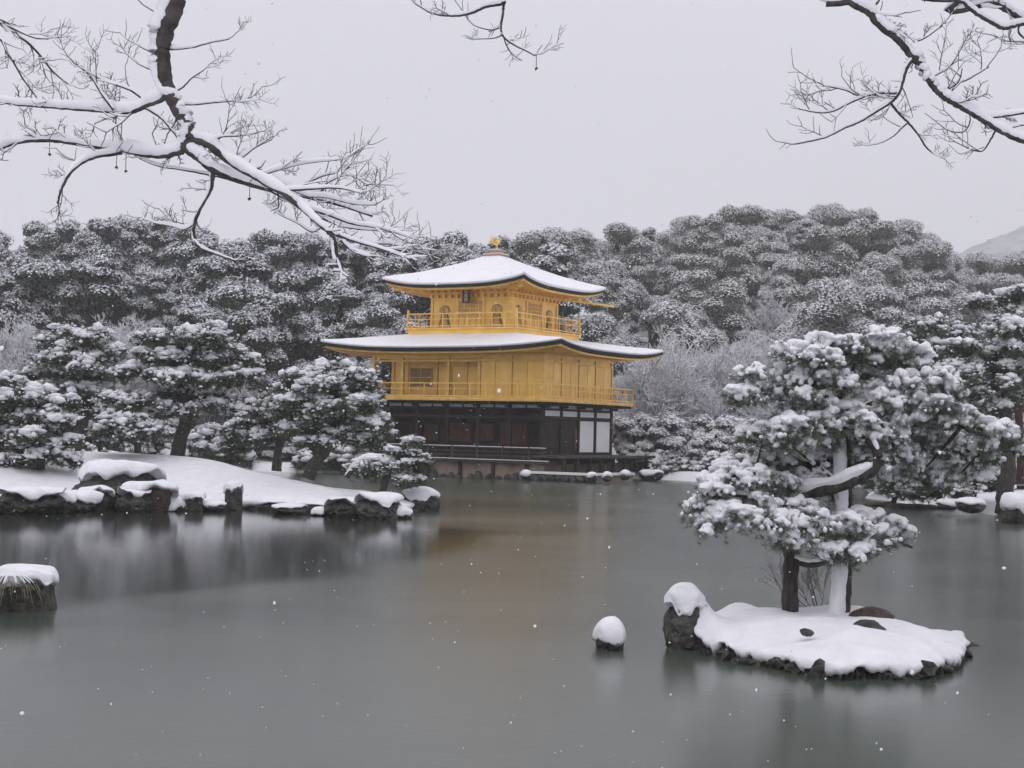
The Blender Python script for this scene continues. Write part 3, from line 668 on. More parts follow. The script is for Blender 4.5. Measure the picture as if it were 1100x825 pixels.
# storey 3
s3 = 3.0
g = MB(); g.span(cx_ - 4.12, cx_ + 4.12, cy_ - 4.12, cy_ + 4.12, 8.7, 9.40); part(g, 'upper_plinth', 'gold')
g = MB()
for sgn in (-1, 1): g.span(cx_ - 4.16, cx_ + 4.16, cy_ + sgn * 4.12 - .03, cy_ + sgn * 4.12 + .03, 9.0, 9.08); g.span(cx_ + sgn * 4.12 - .03, cx_ + sgn * 4.12 + .03, cy_ - 4.16, cy_ + 4.16, 9.0, 9.08)
part(g, 'plinth_moulding', 'gold_trim')
balcony(cx_ - 4.2, cx_ + 4.2, cy_ - 4.2, cy_ + 4.2, 9.40, 9.52, .92, .95, 'b3', .28)
g = MB(); g.span(cx_ - s3, cx_ + s3, cy_ - s3, cy_ + s3, 9.5, 12.15); part(g, 'top_wall', 'gold')
for sx_ in (-1, -1 / 3, 1 / 3, 1):
    g = MB(); g.span(cx_ + sx_ * s3 - .09, cx_ + sx_ * s3 + .09, cy_ - s3 - .07, cy_ - s3 + .07, 9.52, 12.1); part(g, 'gold_column', 'gold_trim')
    g = MB(); g.span(cx_ + s3 - .07, cx_ + s3 + .073, cy_ + sx_ * s3 - .092, cy_ + sx_ * s3 + .092, 9.52, 12.1); part(g, 'gold_column', 'gold_trim')
g = MB()
for z0 in (11.42, 11.78): g.span(cx_ - s3 - .05, cx_ + s3 + .05, cy_ - s3 - .062, cy_ - s3, z0, z0 + .12); g.span(cx_ + s3, cx_ + s3 + .065, cy_ - s3 - .05, cy_ + s3, z0, z0 + .12)
for k in range(13):
    for zz, o_ in ((11.55, .22), (11.92, .42)):
        x = cx_ - s3 + k * .5; g.span(x - .09, x + .09, cy_ - s3 - o_, cy_ - s3 - .07, zz, zz + .2)
        y = cy_ - s3 + k * .5; g.span(cx_ + s3 + .07, cx_ + s3 + o_, y - .09, y + .09, zz, zz + .2)
part(g, 'bracket', 'gold_trim')
def kato(c, along, face):    # bell-shaped window
    def shape(sc_, off, th_):
        pr = []
        for k in range(13):
            a = math.pi * k / 12; pr.append((-.45 * sc_ * math.cos(a) * -1, 1.02 + .48 * sc_ * math.sin(a) ** .8))
        pr = [(.55 * sc_, .0)] + pr[::-1] + [(-.55 * sc_, .0)]
        n = len(pr); V = []
        for o_ in (off, off + th_):
            for u_, z_ in pr:
                V.append((c + u_, face - o_, 9.62 + z_) if along == 'x' else (face + o_, c + u_, 9.62 + z_))
        m_ = MB(); b_ = bmesh.new(); vs_ = [b_.verts.new(v) for v in V]
        b_.faces.new(vs_[:n]); b_.faces.new(vs_[n:])
        for k in range(n): b_.faces.new((vs_[k], vs_[(k + 1) % n], vs_[n + (k + 1) % n], vs_[n + k]))
        bmesh.ops.recalc_face_normals(b_, faces=b_.faces); me_ = bpy.data.meshes.new('window'); b_.to_mesh(me_); b_.free(); return me_
    me_ = shape(.90, .003, .03); me_.materials.append(M['gold_dull']); f_ = bpy.data.objects.new('window_frame', me_)
    me_ = shape(.72, .036, .02); me_.materials.append(M['window_pale']); w_ = bpy.data.objects.new('window', me_)
    COL.objects.link(w_); w_.parent = PV; COL.objects.link(f_); f_.parent = w_
    b = MB()
    for k in (-1, 0, 1):
        u_ = k * .15; h_ = 1.25
        if along == 'x': b.span(c + u_ - .015, c + u_ + .015, face - .075, face - .06, 9.64, 9.64 + h_)
        else: b.span(face + .06, face + .075, c + u_ - .015, c + u_ + .015, 9.64, 9.64 + h_)
    b.build('window_bars', 'gold', w_)
M['window_pale'] = mat('paper window', (.66, .50, .26), (.56, .42, .21), 3, .8)
for sx_ in (-1, 1):
    kato(cx_ + sx_ * 2.0, 'x', cy_ - s3); kato(cy_ + sx_ * 2.0, 'y', cx_ + s3)
for k in range(4):
    x0 = cx_ - .86 + k * .44
    lattice(x0, x0 + .38, cy_ - s3, 10.35, 11.3, 2, 4, 'window_pale', 'gold_trim')
    g = MB(); g.span(x0, x0 + .38, cy_ - s3 - .04, cy_ - s3 - .004, 9.6, 10.28); part(g, 'door_leaf', 'gold_trim')
    y0 = cy_ - .86 + k * .44
    lattice(y0, y0 + .38, cx_ + s3, 10.35, 11.3, 2, 4, 'window_pale', 'gold_trim', ax='y')
    g = MB(); g.span(cx_ + s3 + .004, cx_ + s3 + .04, y0, y0 + .38, 9.6, 10.28); part(g, 'door_leaf', 'gold_trim')
roof((cx_ - 5.4, cx_ + 5.4, cy_ - 5.4, cy_ + 5.4), (cx_ - .55, cx_ + .55, cy_ - .55, cy_ + .55), 12.18, .46, 14.32, (cx_ - s3, cx_ + s3, cy_ - s3, cy_ + s3), 12.12, th=.16, curve_=.42, snow=.20)
# corner eave chime and projecting corner tie seen right of the top roof
for dx, dy, e_, dz in ((1, 1, 5.85, -.35), (-1, -1, 4.9, .12), (1, -1, 4.7, .15), (-1, 1, 4.9, .1)):
    g = MB(); g.bar((cx_ + dx * 3, cy_ + dy * 3, 11.9), (cx_ + dx * e_, cy_ + dy * e_, 11.9 + dz), .10, .12)
    for q in (3.5, 4.0, 4.5): g.box((cx_ + dx * q, cy_ + dy * q, 11.86 + (q - 3) * dz / (e_ - 3) + .12), (.5, .5, .12))
    part(g, 'corner_bracket_arm', 'gold_trim')
# plaque under the top eave with its three characters written downwards
g = MB(); g.box((cx_ - .05, cy_ - s3 - .52, 11.62), (.58, .06, .92)); pq = part(g, 'plaque', 'brown_panel')
pq.rotation_euler = (0, 0, 0)
for k, ch in enumerate('究竟頂'):
    try:
        cu = bpy.data.curves.new('plaque_lettering', 'FONT'); cu.body = ch; cu.size = .27; cu.align_x = 'CENTER'; cu.align_y = 'CENTER'; cu.extrude = .008
        to = bpy.data.objects.new('plaque_lettering', cu); COL.objects.link(to)
        dg = bpy.context.evaluated_depsgraph_get(); me_ = bpy.data.meshes.new_from_object(to.evaluated_get(dg))
        bpy.data.objects.remove(to)
        me_.materials.clear(); me_.materials.append(M['plaster'])
        lo_ = bpy.data.objects.new('plaque_lettering', me_); COL.objects.link(lo_); lo_.parent = pq
        lo_.location = (cx_ - .05, cy_ - s3 - .565, 11.90 - k * .28); lo_.rotation_euler = (R(90), 0, 0)
    except Exception as e: print('text', e)
# finial and bird
g = MB()
for z0, z1, h_ in ((14.42, 14.58, .56), (14.58, 14.66, .64), (14.66, 14.86, .38), (14.86, 14.94, .46)): g.span(cx_ - h_, cx_ + h_, cy_ - h_, cy_ + h_, z0, z1)
fin = part(g, 'finial', 'bronze')
g = MB(); g.blobs([(cx_, cy_, 14.97)], [(.42, .42, .07)], 2, .05); g.span(cx_ - .62, cx_ + .62, cy_ - .62, cy_ + .62, 14.663, 14.70); g.build('snow_cap', 'snow_smooth', fin)
g = MB(); c = Vector((cx_, cy_, 15.0))
def bt(p, r, n=8): g.tube(curve([c + Vector(q) for q in p], 4), np.interp(np.linspace(0, 1, (len(p) - 1) * 4 + 1), np.linspace(0, 1, len(r)), r), n)
bt([(.05, 0, 0), (.05, 0, .25), (.0, 0, .36)], [.025, .03, .05]); bt([(-.08, .06, 0), (-.06, .04, .25), (-.02, 0, .36)], [.025, .03, .05])
bt([(-.25, 0, .38), (-.05, 0, .36), (.18, 0, .45), (.26, 0, .62), (.30, 0, .74), (.38, 0, .74)], [.03, .095, .07, .035, .035, .008])
bt([(-.2, 0, .38), (-.38, 0, .55), (-.46, 0, .8), (-.40, 0, 1.0)], [.03, .035, .04, .008]); bt([(-.2, 0, .38), (-.5, 0, .48), (-.66, 0, .68)], [.03, .03, .008]); bt([(-.2, 0, .38), (-.3, .05, .7), (-.25, .05, .92)], [.025, .03, .008])
for s_ in (-1, 1):
    for q in range(4):
        bt([(.06 - q * .05, s_ * .07, .47), (.0 - q * .08, s_ * .22, .62), (-.04 - q * .12, s_ * (.40 - .05 * q), .92 - q * .13)], [.03, .035, .008], 5)
bt([(.28, 0, .78), (.24, 0, .88)], [.02, .006])
part(g, 'phoenix_statue', 'gold_trim')

# ------------------------------------------------------------------ pines
def tube_px(mb, pts, Y, r0, r1, n=8, jit=.1, sub=5, dY=None):
    """a limb through picture points; radii in picture pixels at distance Y"""
    k = Y / F_PX
    W_ = [at(p[0], p[1], Y + (p[2] if len(p) > 2 else 0)) for p in pts]
    c_ = curve(W_, sub); r = np.linspace(r0, r1, len(c_)) * k
    mb.tube([tuple(v) for v in c_], r, n, jit); return c_, r
def snow_on(mb, c_, r, th=1.2, n=7, side=(-.25, 0, 1), steep=.25, jit=.12, rough=.35, wgain=1.0):
    """snow lying along a limb"""
    P = np.array([tuple(v) for v in c_]); T = np.gradient(P, axis=0); T /= np.linalg.norm(T, axis=1)[:, None] + 1e-9
    S = np.array(side, float)[None] - (T @ np.array(side, float))[:, None] * T
    S /= np.linalg.norm(S, axis=1)[:, None] + 1e-9
    flatn = np.clip(1 - np.abs(T[:, 2]) ** 3, steep, 1)
    k = len(P); w_ = 1 + rough * np.interp(np.arange(k), np.linspace(0, k - 1, max(3, k // 4)), rng.uniform(-1, 1, max(3, k // 4)))
    w_[0] *= .5; w_[-1] *= .5
    R_ = r * th * flatn * w_
    mb.tube(P + S * (r * .45 + R_ * .62)[:, None], R_ * wgain, n, jit)
def pine(name, label, Y, trunk, pads, group=None, limbs=(), tuft=.17, dens=1.1, needle_m='needle', lump=1.0, needle_k=18, cat='tree', wd=.016, trunk_r=(6, 3), depth=1.0, snowy=1.0, bark='bark', remesh=0):
    base = at(trunk[0][0], trunk[0][1], Y)
    root = empty(name, base); tag(root, label, cat, group)
    inv = np.array(base)
    k = Y / F_PX
    tb = MB(); sn = MB(); fo = MB(); li = MB(); sn2 = MB(); fine = Y < 30
    c_, r = tube_px(tb, trunk, Y, trunk_r[0], trunk_r[1], 12, .12)
    snow_on(sn, c_[3:], r[3:], .55, side=(-1, -.2, .5), steep=.45)
    tp = np.array([tuple(v) for v in c_])
    for l in limbs:
        Yl = Y
        cc, rr = tube_px(li, l[0], Yl, l[1], l[2], 10, .12)
        if len(l) > 4: snow_on(sn, cc, rr, 1.08, side=(-1, -.75, .1), steep=1.0, rough=.12, n=12)
        else: snow_on(sn, cc, rr, l[3] if len(l) > 3 else .95, rough=.25)
        tp = np.concatenate([tp, np.array([tuple(v) for v in cc])])
    for pd in pads:
        px, py, rx, rz = pd[:4]; oy = pd[4] if len(pd) > 4 else 0
        C = np.array(at(px, py, Y + oy)); a = rx * k; b = a * depth * .8; h = rz * k
        # limb to the pad
        dd = np.linalg.norm(tp - C - [0, 0, a * .4], axis=1) + np.maximum(0, tp[:, 2] - C[2]) * .5 + np.maximum(0, C[2] - tp[:, 2] - .9) * 1.5; s_ = tp[np.argmin(dd)]
        m_ = (s_ + C) / 2 + [0, 0, -.1 * a]
        cc = curve([s_, m_, C - [0, 0, h * .3]], 4); rr = np.linspace(2.2 * k, .7 * k, len(cc))
        li.tube([tuple(v) for v in cc], rr, 6, .1)
        area = a * b
        nc = max(6, int(area * 3.0 / (tuft * tuft * .95) * dens))
        ns_ = max(4, int(rng.integers(5, 9) * max(1, rx / 26))); sr = np.sqrt(rng.uniform(0, 1, ns_)) * .95; st_ = rng.uniform(0, 6.28, ns_)
        tx, ty = rng.normal(size=2) * .22
        SX, SY = sr * np.cos(st_), sr * np.sin(st_); SZ = .30 * rng.normal(size=ns_); SR = rng.uniform(.24, .46, ns_)
        q_ = rng.integers(0, ns_, nc); lr_ = np.sqrt(rng.uniform(0, 1, nc)); lt = rng.uniform(0, 6.28, nc)
        ux, uy = SX[q_] + SR[q_] * lr_ * np.cos(lt), SY[q_] + SR[q_] * lr_ * np.sin(lt)
        ld = np.sqrt(np.clip(1 - lr_ ** 2, 0.02, 1)); big = np.sqrt(np.clip(1 - (ux ** 2 + uy ** 2) * .75, .02, 1))
        zz_ = .75 * (big - .5) + .75 * (ld - .6) + SZ[q_] + (tx * ux + ty * uy) * a / max(h, .05) * .35
        cl = np.stack([C[0] + a * ux, C[1] + b * uy, C[2] + h * zz_ + h * .12 * rng.normal(size=nc)], 1)
        hi = np.clip(ld * 1.1 - .1 + .15 * rng.normal(size=nc), 0, 1)
        # spray directions outwards and needles below
        for q in range(3):
            off = rng.normal(size=(nc, 3)) * tuft * [.75, .75, .35]; off[:, 2] -= tuft * (.15 + .5 * q)
            fo.needles(cl + off, tuft * 1.05, needle_k, wd, upb=.25 if q == 0 else .0)
        keep = rng.uniform(size=nc) < snowy * (1 if fine else .55 + .45 * hi)
        s1 = cl[keep] + [0, 0, tuft * .28]; ns = len(s1)
        if fine:
            sz = tuft * lump * (.45 + .6 * hi[keep])[:, None] * rng.uniform(.6, 1.1, (ns, 1)) * np.array([[1.0, 1.0, .62]]) * rng.uniform(.75, 1.3, (ns, 3))
            sn.blobs(s1, sz, 2, .25, 2.4)
            for q9, sc2 in ((1, .85), (1, .7), (1, .55), (.9, .45)):      # fingers of snow on the shoots round every tuft
                ex = cl[rng.uniform(size=nc) < q9 * snowy]; th2 = rng.uniform(0, 6.28, len(ex)); rd2 = tuft * rng.uniform(.5, 1.25, len(ex))
                ex = ex + np.stack([np.cos(th2) * rd2, np.sin(th2) * rd2, rng.uniform(-.55, .35, len(ex)) * tuft], 1)
                sn.blobs(ex, tuft * sc2 * lump * rng.uniform(.4, .75, (len(ex), 1)) * np.array([[1, 1, .95]]) * rng.uniform(.7, 1.3, (len(ex), 3)), 1, .2)
        else:
            sz = tuft * lump * (.45 + .65 * hi[keep])[:, None] * rng.uniform(.55, 1.25, (ns, 1)) * np.array([[1.0, 1.0, .5]]) * rng.uniform(.6, 1.5, (ns, 3))
            sn.blobs(s1, sz, 1, .35, 3.0)
            ex = np.repeat(cl, 3, 0); ex = ex[rng.uniform(size=len(ex)) < .85 * snowy]; ex = ex + rng.normal(size=ex.shape) * tuft * [1.0, 1.0, .5] + [0, 0, tuft * .05]
            sn.blobs(ex, tuft * lump * rng.uniform(.10, .40, (len(ex), 1)) * np.array([[1, 1, .6]]) * rng.uniform(.6, 1.5, (len(ex), 3)), 1, .3)
        # rime on the needles themselves
        sn2.needles(cl[rng.uniform(size=nc) < .8 * snowy + .1] + [0, 0, tuft * .1], tuft * 1.1, max(6, int(needle_k * .55)), wd * 1.1, upb=.35)
    for mb in (tb, sn, fo, li, sn2):
        mb.V = [v - inv if len(v) else v for v in mb.V]
    tb.build('trunk', bark, root); li.build('limbs', bark, root); fo.build('foliage', needle_m, root)
    so_ = sn.build('snow', 'snow_clump', root)
    sn2.build('rime', 'snow_far', root)
    if remesh:
        md = so_.modifiers.new('Remesh', 'REMESH'); md.mode = 'VOXEL'; md.voxel_size = remesh; md.use_smooth_shade = True
        sm = so_.modifiers.new('Smooth', 'SMOOTH'); sm.factor = .5; sm.iterations = 2
    return root

pine('islet_pine', 'gnarled snow-laden pine on the small islet with a dark trunk and a white-plastered trunk', 22.3,
     [(848, 658), (849, 625), (850, 595), (842, 580), (836, 572), (848, 555), (868, 530)],
     [(905, 374, 62, 15, .2), (868, 384, 38, 14, -.3), (940, 372, 40, 14, .3), (970, 388, 34, 14, .2), (830, 412, 42, 17, 0), (800, 425, 24, 12, -.2), (868, 408, 34, 14, .6),
      (985, 412, 40, 17, 0), (1015, 420, 26, 14, .1), (925, 400, 34, 13, .7), (955, 425, 34, 13, .8), (1012, 448, 34, 13, 0), (1042, 460, 34, 14, .0), (1072, 474, 26, 13, 0), (1090, 486, 14, 9, 0), (985, 446, 28, 12, .4),
      (885, 458, 56, 16, -.3), (930, 466, 42, 17, -.1), (845, 470, 38, 15, -.2), (955, 488, 30, 18, .2), (905, 486, 44, 16, .5), (858, 496, 34, 14, .4), (830, 490, 22, 12, .2),
      (795, 516, 42, 18, -.2), (840, 518, 26, 12, 0), (765, 530, 22, 14, -.3), (800, 552, 44, 16, -.5), (768, 566, 22, 12, -.5), (832, 548, 28, 14, -.2),
      (862, 552, 24, 12, -.3), (885, 574, 50, 17, -.6), (850, 582, 24, 12, -.6), (920, 590, 24, 10, -.5), (905, 560, 34, 12, 0), (945, 562, 32, 12, .0), (972, 578, 22, 10, .0), (935, 575, 26, 11, -.3), (940, 442, 36, 14, .5), (900, 434, 38, 14, .6), (862, 440, 28, 12, .3), (975, 462, 34, 13, .3), (820, 468, 22, 10, -.1), (880, 516, 34, 13, .4), (925, 505, 36, 15, .6), (1010, 482, 34, 14, .5), (1045, 492, 28, 13, .5), (985, 508, 34, 15, .6), (1025, 512, 26, 13, .7), (812, 534, 26, 12, .2), (858, 532, 24, 11, .3), (895, 594, 26, 9, -.6), (970, 432, 34, 12, -.1), (1008, 436, 28, 12, -.1), (935, 440, 26, 11, -.2), (900, 412, 26, 11, -.3), (870, 425, 22, 10, -.3), (755, 545, 18, 9, -.3)],
     limbs=[([(904, 664, -.1), (907, 630, -.1), (909, 590, 0), (909, 545, .1), (908, 510, .1), (906, 470, .2), (900, 445, .2), (896, 430, .2)], 8.5, 5, 0.6, 1),
            ([(836, 572), (850, 548, .1), (868, 530, 0), (900, 523, -.3), (925, 512, -.5), (940, 502, -.5), (943, 488, -.5), (934, 474, -.4), (915, 462, -.3)], 8, 4, 1.15),
            ([(896, 432, .2), (886, 420, .1), (872, 410, 0), (858, 403, 0), (835, 402, 0)], 4.5, 2, 1.1), ([(896, 432, .2), (906, 420, .2), (914, 405, .2), (916, 388, .2)], 4.5, 2.5, 1.3),
            ([(905, 452, .1), (940, 432, .2), (975, 432, .2), (1005, 443, .1), (1040, 462, 0), (1085, 478, 0)], 3.2, 1.4, .8),
            ([(849, 600, 0), (870, 606, -.2), (895, 601, -.4), (920, 588, -.3), (950, 578, 0), (980, 588, 0)], 4.5, 1.5, .9),
            ([(848, 585), (832, 575, -.1), (826, 560, -.2), (832, 545, -.2), (810, 535, -.3), (780, 530, -.3)], 7, 2, 1.2),
            ([(872, 405, 0), (890, 380, .1), (925, 380, .2), (965, 385, .2)], 3, 1.2, 1.2), ([(908, 545, .1), (900, 528, 0), (895, 515, 0), (880, 500, .2)], 3, 1.5, 1)],
     tuft=.112, dens=1.25, needle_k=22, wd=.0042, trunk_r=(9, 6), depth=.75, lump=.9, remesh=.012, snowy=.93, needle_m='needle_near')
# bare snowy shrub behind the islet trunks
def twiggy(mb, snow, p, d, L, r, lev, spread=.6, snowr=.8, grav=.0, n=5, kids=(2, 3), zig=.12, sh=(.6, .85)):
    segs = 4; P = [Vector(p)]; dd = Vector(d).normalized()
    for i in range(segs):
        dd = (dd + Vector((random.uniform(-1, 1), random.uniform(-1, 1), random.uniform(-.6, .9) + grav)) * zig).normalized()
        P.append(P[-1] + dd * L / segs)
    rr = np.linspace(r, r * .55, len(P)); mb.tube([tuple(v) for v in P], rr, n, 0)
    if snow is not None: snow_on(snow, P, rr + (.004 if snowr > 1.5 else 0), snowr, n=4 if snowr > 1.5 else 5, rough=.3, steep=.6)
    if lev > 0:
        for k in range(random.randint(*kids) + 1):
            i = random.randint(1, segs); q = P[i] if k else P[-1]
            ax = Vector((random.uniform(-1, 1), random.uniform(-1, 1), random.uniform(-.5, 1))).normalized()
            nd = (dd + ax * spread * random.uniform(.6, 1.3)).normalized()
            twiggy(mb, snow, q, nd, L * random.uniform(*sh), r * .6, lev - 1, spread, snowr, grav, n, kids, zig, sh)
b0 = at(880, 652, 22.9); root = empty('bare_shrub', b0); tag(root, 'thin leafless shrub with snowy twigs behind the two islet trunks', 'shrub')
tw, sw = MB(), MB()
for dx in (-.95, -.7, -.45, -.25, -.1, .1, .3): twiggy(tw, sw, (dx * .25, 0, 0), (dx * 1.3, random.uniform(-.2, .2), .62), .36, .010, 3, .6, 1.3, n=4, kids=(3, 4))
tw.build('stems', 'twig', root); sw.build('snow', 'snow_clump', root)

# pines on the left island
pine('pine_tree', 'broad layered pine with a dark upright trunk standing mid-island on the snow mound', 63, [(190, 494), (193, 475), (199, 455), (197, 430), (190, 405), (192, 380), (200, 362)],
     [(205, 360, 40, 9), (175, 366, 26, 9, -.5), (232, 370, 26, 8), (163, 384, 32, 8, -.3), (205, 386, 34, 9, .6), (246, 388, 28, 9, 0), (258, 402, 24, 8), (150, 398, 28, 8), (193, 404, 38, 8, -.8), (232, 408, 30, 9, .5),
      (145, 430, 34, 9, -.8), (175, 424, 30, 8, .4), (140, 446, 26, 9, -.6), (190, 440, 18, 8, -1), (240, 426, 24, 8, .5), (128, 440, 16, 7)], tuft=.20, trunk_r=(8, 4.5), dens=1.05)
pine('pine_tree', 'rounded dark pine with snow ledges left of the mid-island pine', 67, [(88, 486), (86, 465), (92, 440), (88, 410), (82, 385), (80, 365)],
     [(62, 356, 20, 8), (95, 362, 32, 9), (72, 374, 32, 9, .4), (115, 376, 20, 8), (58, 388, 28, 8), (100, 388, 32, 9, -.6), (45, 402, 20, 8), (82, 402, 36, 8, .5), (118, 402, 18, 8), (70, 418, 36, 8), (105, 420, 26, 8), (60, 434, 28, 8), (92, 440, 30, 8)], tuft=.21, trunk_r=(7, 4))
pine('pine_tree', 'low spreading pine with heavy snow pads overhanging the left edge of the pond', 58, [(42, 528), (40, 505), (38, 480), (34, 455), (30, 430)],
     [(12, 412, 24, 9), (45, 420, 26, 9), (15, 430, 30, 9, -.4), (62, 434, 22, 9), (35, 444, 32, 9, .3), (70, 452, 22, 8, -.3), (12, 454, 26, 9), (48, 464, 32, 9, -.5), (18, 476, 30, 9), (68, 474, 24, 8), (40, 490, 30, 9, -.4), (8, 494, 24, 9), (66, 492, 18, 7), (-20, 470, 28, 12), (-25, 440, 28, 12)], tuft=.19, trunk_r=(9, 5), dens=1.0, lump=1.15)
pine('pine_tree', 'small pine under the lower left branches of the mid-island pine', 61, [(148, 486), (147, 470), (145, 450)],
     [(142, 452, 24, 7), (126, 460, 20, 7), (160, 460, 18, 7), (143, 468, 24, 7)], tuft=.19, trunk_r=(4, 2.5))
pine('pine_tree', 'dense leaning pine with a snow-edged trunk next to the pavilion terrace', 59.5, [(366, 0, 0)][:0] + [(331, 514), (338, 498), (350, 482), (358, 462), (356, 440), (352, 415), (352, 398)],
     [(352, 396, 24, 8), (330, 404, 24, 8), (376, 402, 24, 8), (395, 412, 18, 8), (316, 418, 24, 8, .3), (350, 414, 32, 9, -.5), (385, 424, 26, 8), (332, 430, 32, 8, -.3), (404, 434, 16, 8), (368, 438, 32, 9, -.7), (312, 442, 24, 8), (345, 450, 34, 8), (395, 450, 26, 8, -.3), (322, 460, 26, 8), (372, 464, 30, 8, .3), (408, 462, 14, 7), (398, 474, 14, 6), (340, 474, 26, 7)], tuft=.19, trunk_r=(7, 4), dens=1.1)
pine('pine_tree', 'slim pine with a straight dark trunk just left of the leaning pine', 63, [(297, 506), (299, 485), (302, 462), (298, 440)],
     [(292, 428, 22, 8), (270, 436, 20, 8), (310, 438, 18, 7), (285, 446, 28, 8), (262, 452, 20, 8), (300, 458, 22, 7), (255, 468, 18, 7), (280, 468, 24, 7)], tuft=.19, trunk_r=(5.5, 3))
pine('dwarf_pine', 'dwarf pine with flat snow-topped layers on the tip of the left island', 56, [(411, 528), (416, 512), (424, 500), (430, 488)],
     [(437, 476, 13, 7), (430, 486, 20, 6), (450, 490, 11, 5), (412, 498, 22, 5), (388, 499, 16, 4), (436, 500, 22, 6), (446, 516, 20, 5), (420, 512, 16, 5), (398, 506, 18, 6)], tuft=.14, trunk_r=(4, 2),
     limbs=[([(372, 513), (380, 503), (392, 495), (408, 494), (424, 498)], 2.5, 2.5, 1.6)], dens=1.2, wd=.01)
for i, (px, py, sc_, lb) in enumerate([(222, 492, 1.0, 'small rounded snowy pine right behind the mid-island trunk'), (250, 494, 1.2, 'bushy low pine between the mid-island pine and the slim pine'), (108, 486, 1.1, 'low snowy pine between the two left island pines')]):
    pine('dwarf_pine', lb, 69, [(px, py), (px - 1, py - 10 * sc_), (px + 2, py - 18 * sc_)],
         [(px, py - 26 * sc_, 14 * sc_, 5), (px - 12 * sc_, py - 18 * sc_, 13 * sc_, 5), (px + 13 * sc_, py - 18 * sc_, 13 * sc_, 5), (px, py - 12 * sc_, 20 * sc_, 5)], tuft=.2, trunk_r=(3, 2))
# pines on the right shore
pine('pine_tree', 'tall pine with a thick dark trunk at the right shore', 64, [(1079, 552), (1080, 525), (1084, 500), (1079, 470), (1082, 430), (1076, 395)],
     [(1080, 352, 34, 10), (1110, 362, 30, 10), (1048, 372, 34, 9), (1085, 380, 36, 10), (1110, 398, 30, 10), (1055, 396, 36, 9), (1020, 398, 24, 8), (1080, 412, 36, 9), (1040, 420, 32, 9), (1000, 412, 20, 8), (1105, 426, 26, 9), (1065, 438, 30, 8), (1020, 440, 28, 8)], tuft=.21, trunk_r=(10, 5), dens=.95)
pine('pine_tree', 'pine with a bare reddish trunk at the right edge behind the dark-trunked one', 68, [(1096, 520), (1097, 480), (1094, 440), (1098, 400), (1096, 360)],
     [(1100, 318, 30, 10), (1070, 332, 28, 9), (1120, 336, 30, 10), (1095, 345, 36, 9), (1125, 360, 26, 9)], tuft=.22, trunk_r=(4.5, 3.5), bark='bark_red')
pine('pine_tree', 'hazy spreading pine with thin snow behind the top of the islet pine', 92, [(1000, 480), (1002, 440), (998, 400), (1004, 370)],
     [(1005, 352, 42, 9), (965, 362, 34, 9), (1040, 362, 28, 9), (985, 376, 44, 9), (1025, 384, 36, 9), (955, 388, 28, 8), (1000, 398, 44, 8), (975, 410, 30, 8), (1030, 406, 30, 8)], tuft=.27, trunk_r=(4, 2.5), snowy=.55, lump=.8, dens=1.0)
# low shore trees, right
for i, (px, py, Y_, rx, lb) in enumerate([(960, 540, 70, 34, 'snow-smothered bush at the right shore above the brown bank'), (1008, 542, 67, 34, 'snow-smothered bush left of the dark-trunked shore pine'), (1045, 540, 66, 28, 'snow-smothered bush touching the dark-trunked shore pine'),
                                          (990, 520, 76, 36, 'taller snowy bush behind the right shore bushes'), (1035, 510, 76, 34, 'taller snowy bush behind the dark-trunked shore pine'), (935, 525, 80, 34, 'snowy bush seen through the islet pine')]):
    pads = [(px + random.uniform(-1, 1) * rx * .7, py - 14 - j * 9 + random.uniform(-3, 3), rx * random.uniform(.45, .7), 8, random.uniform(-1, 1)) for j in range(7) for _ in range(2)]
    pine('shore_bush', lb, Y_, [(px, py), (px + 2, py - 15), (px - 2, py - 40)], pads, tuft=.22, trunk_r=(3, 2), cat='bush', lump=1.35, dens=.9)

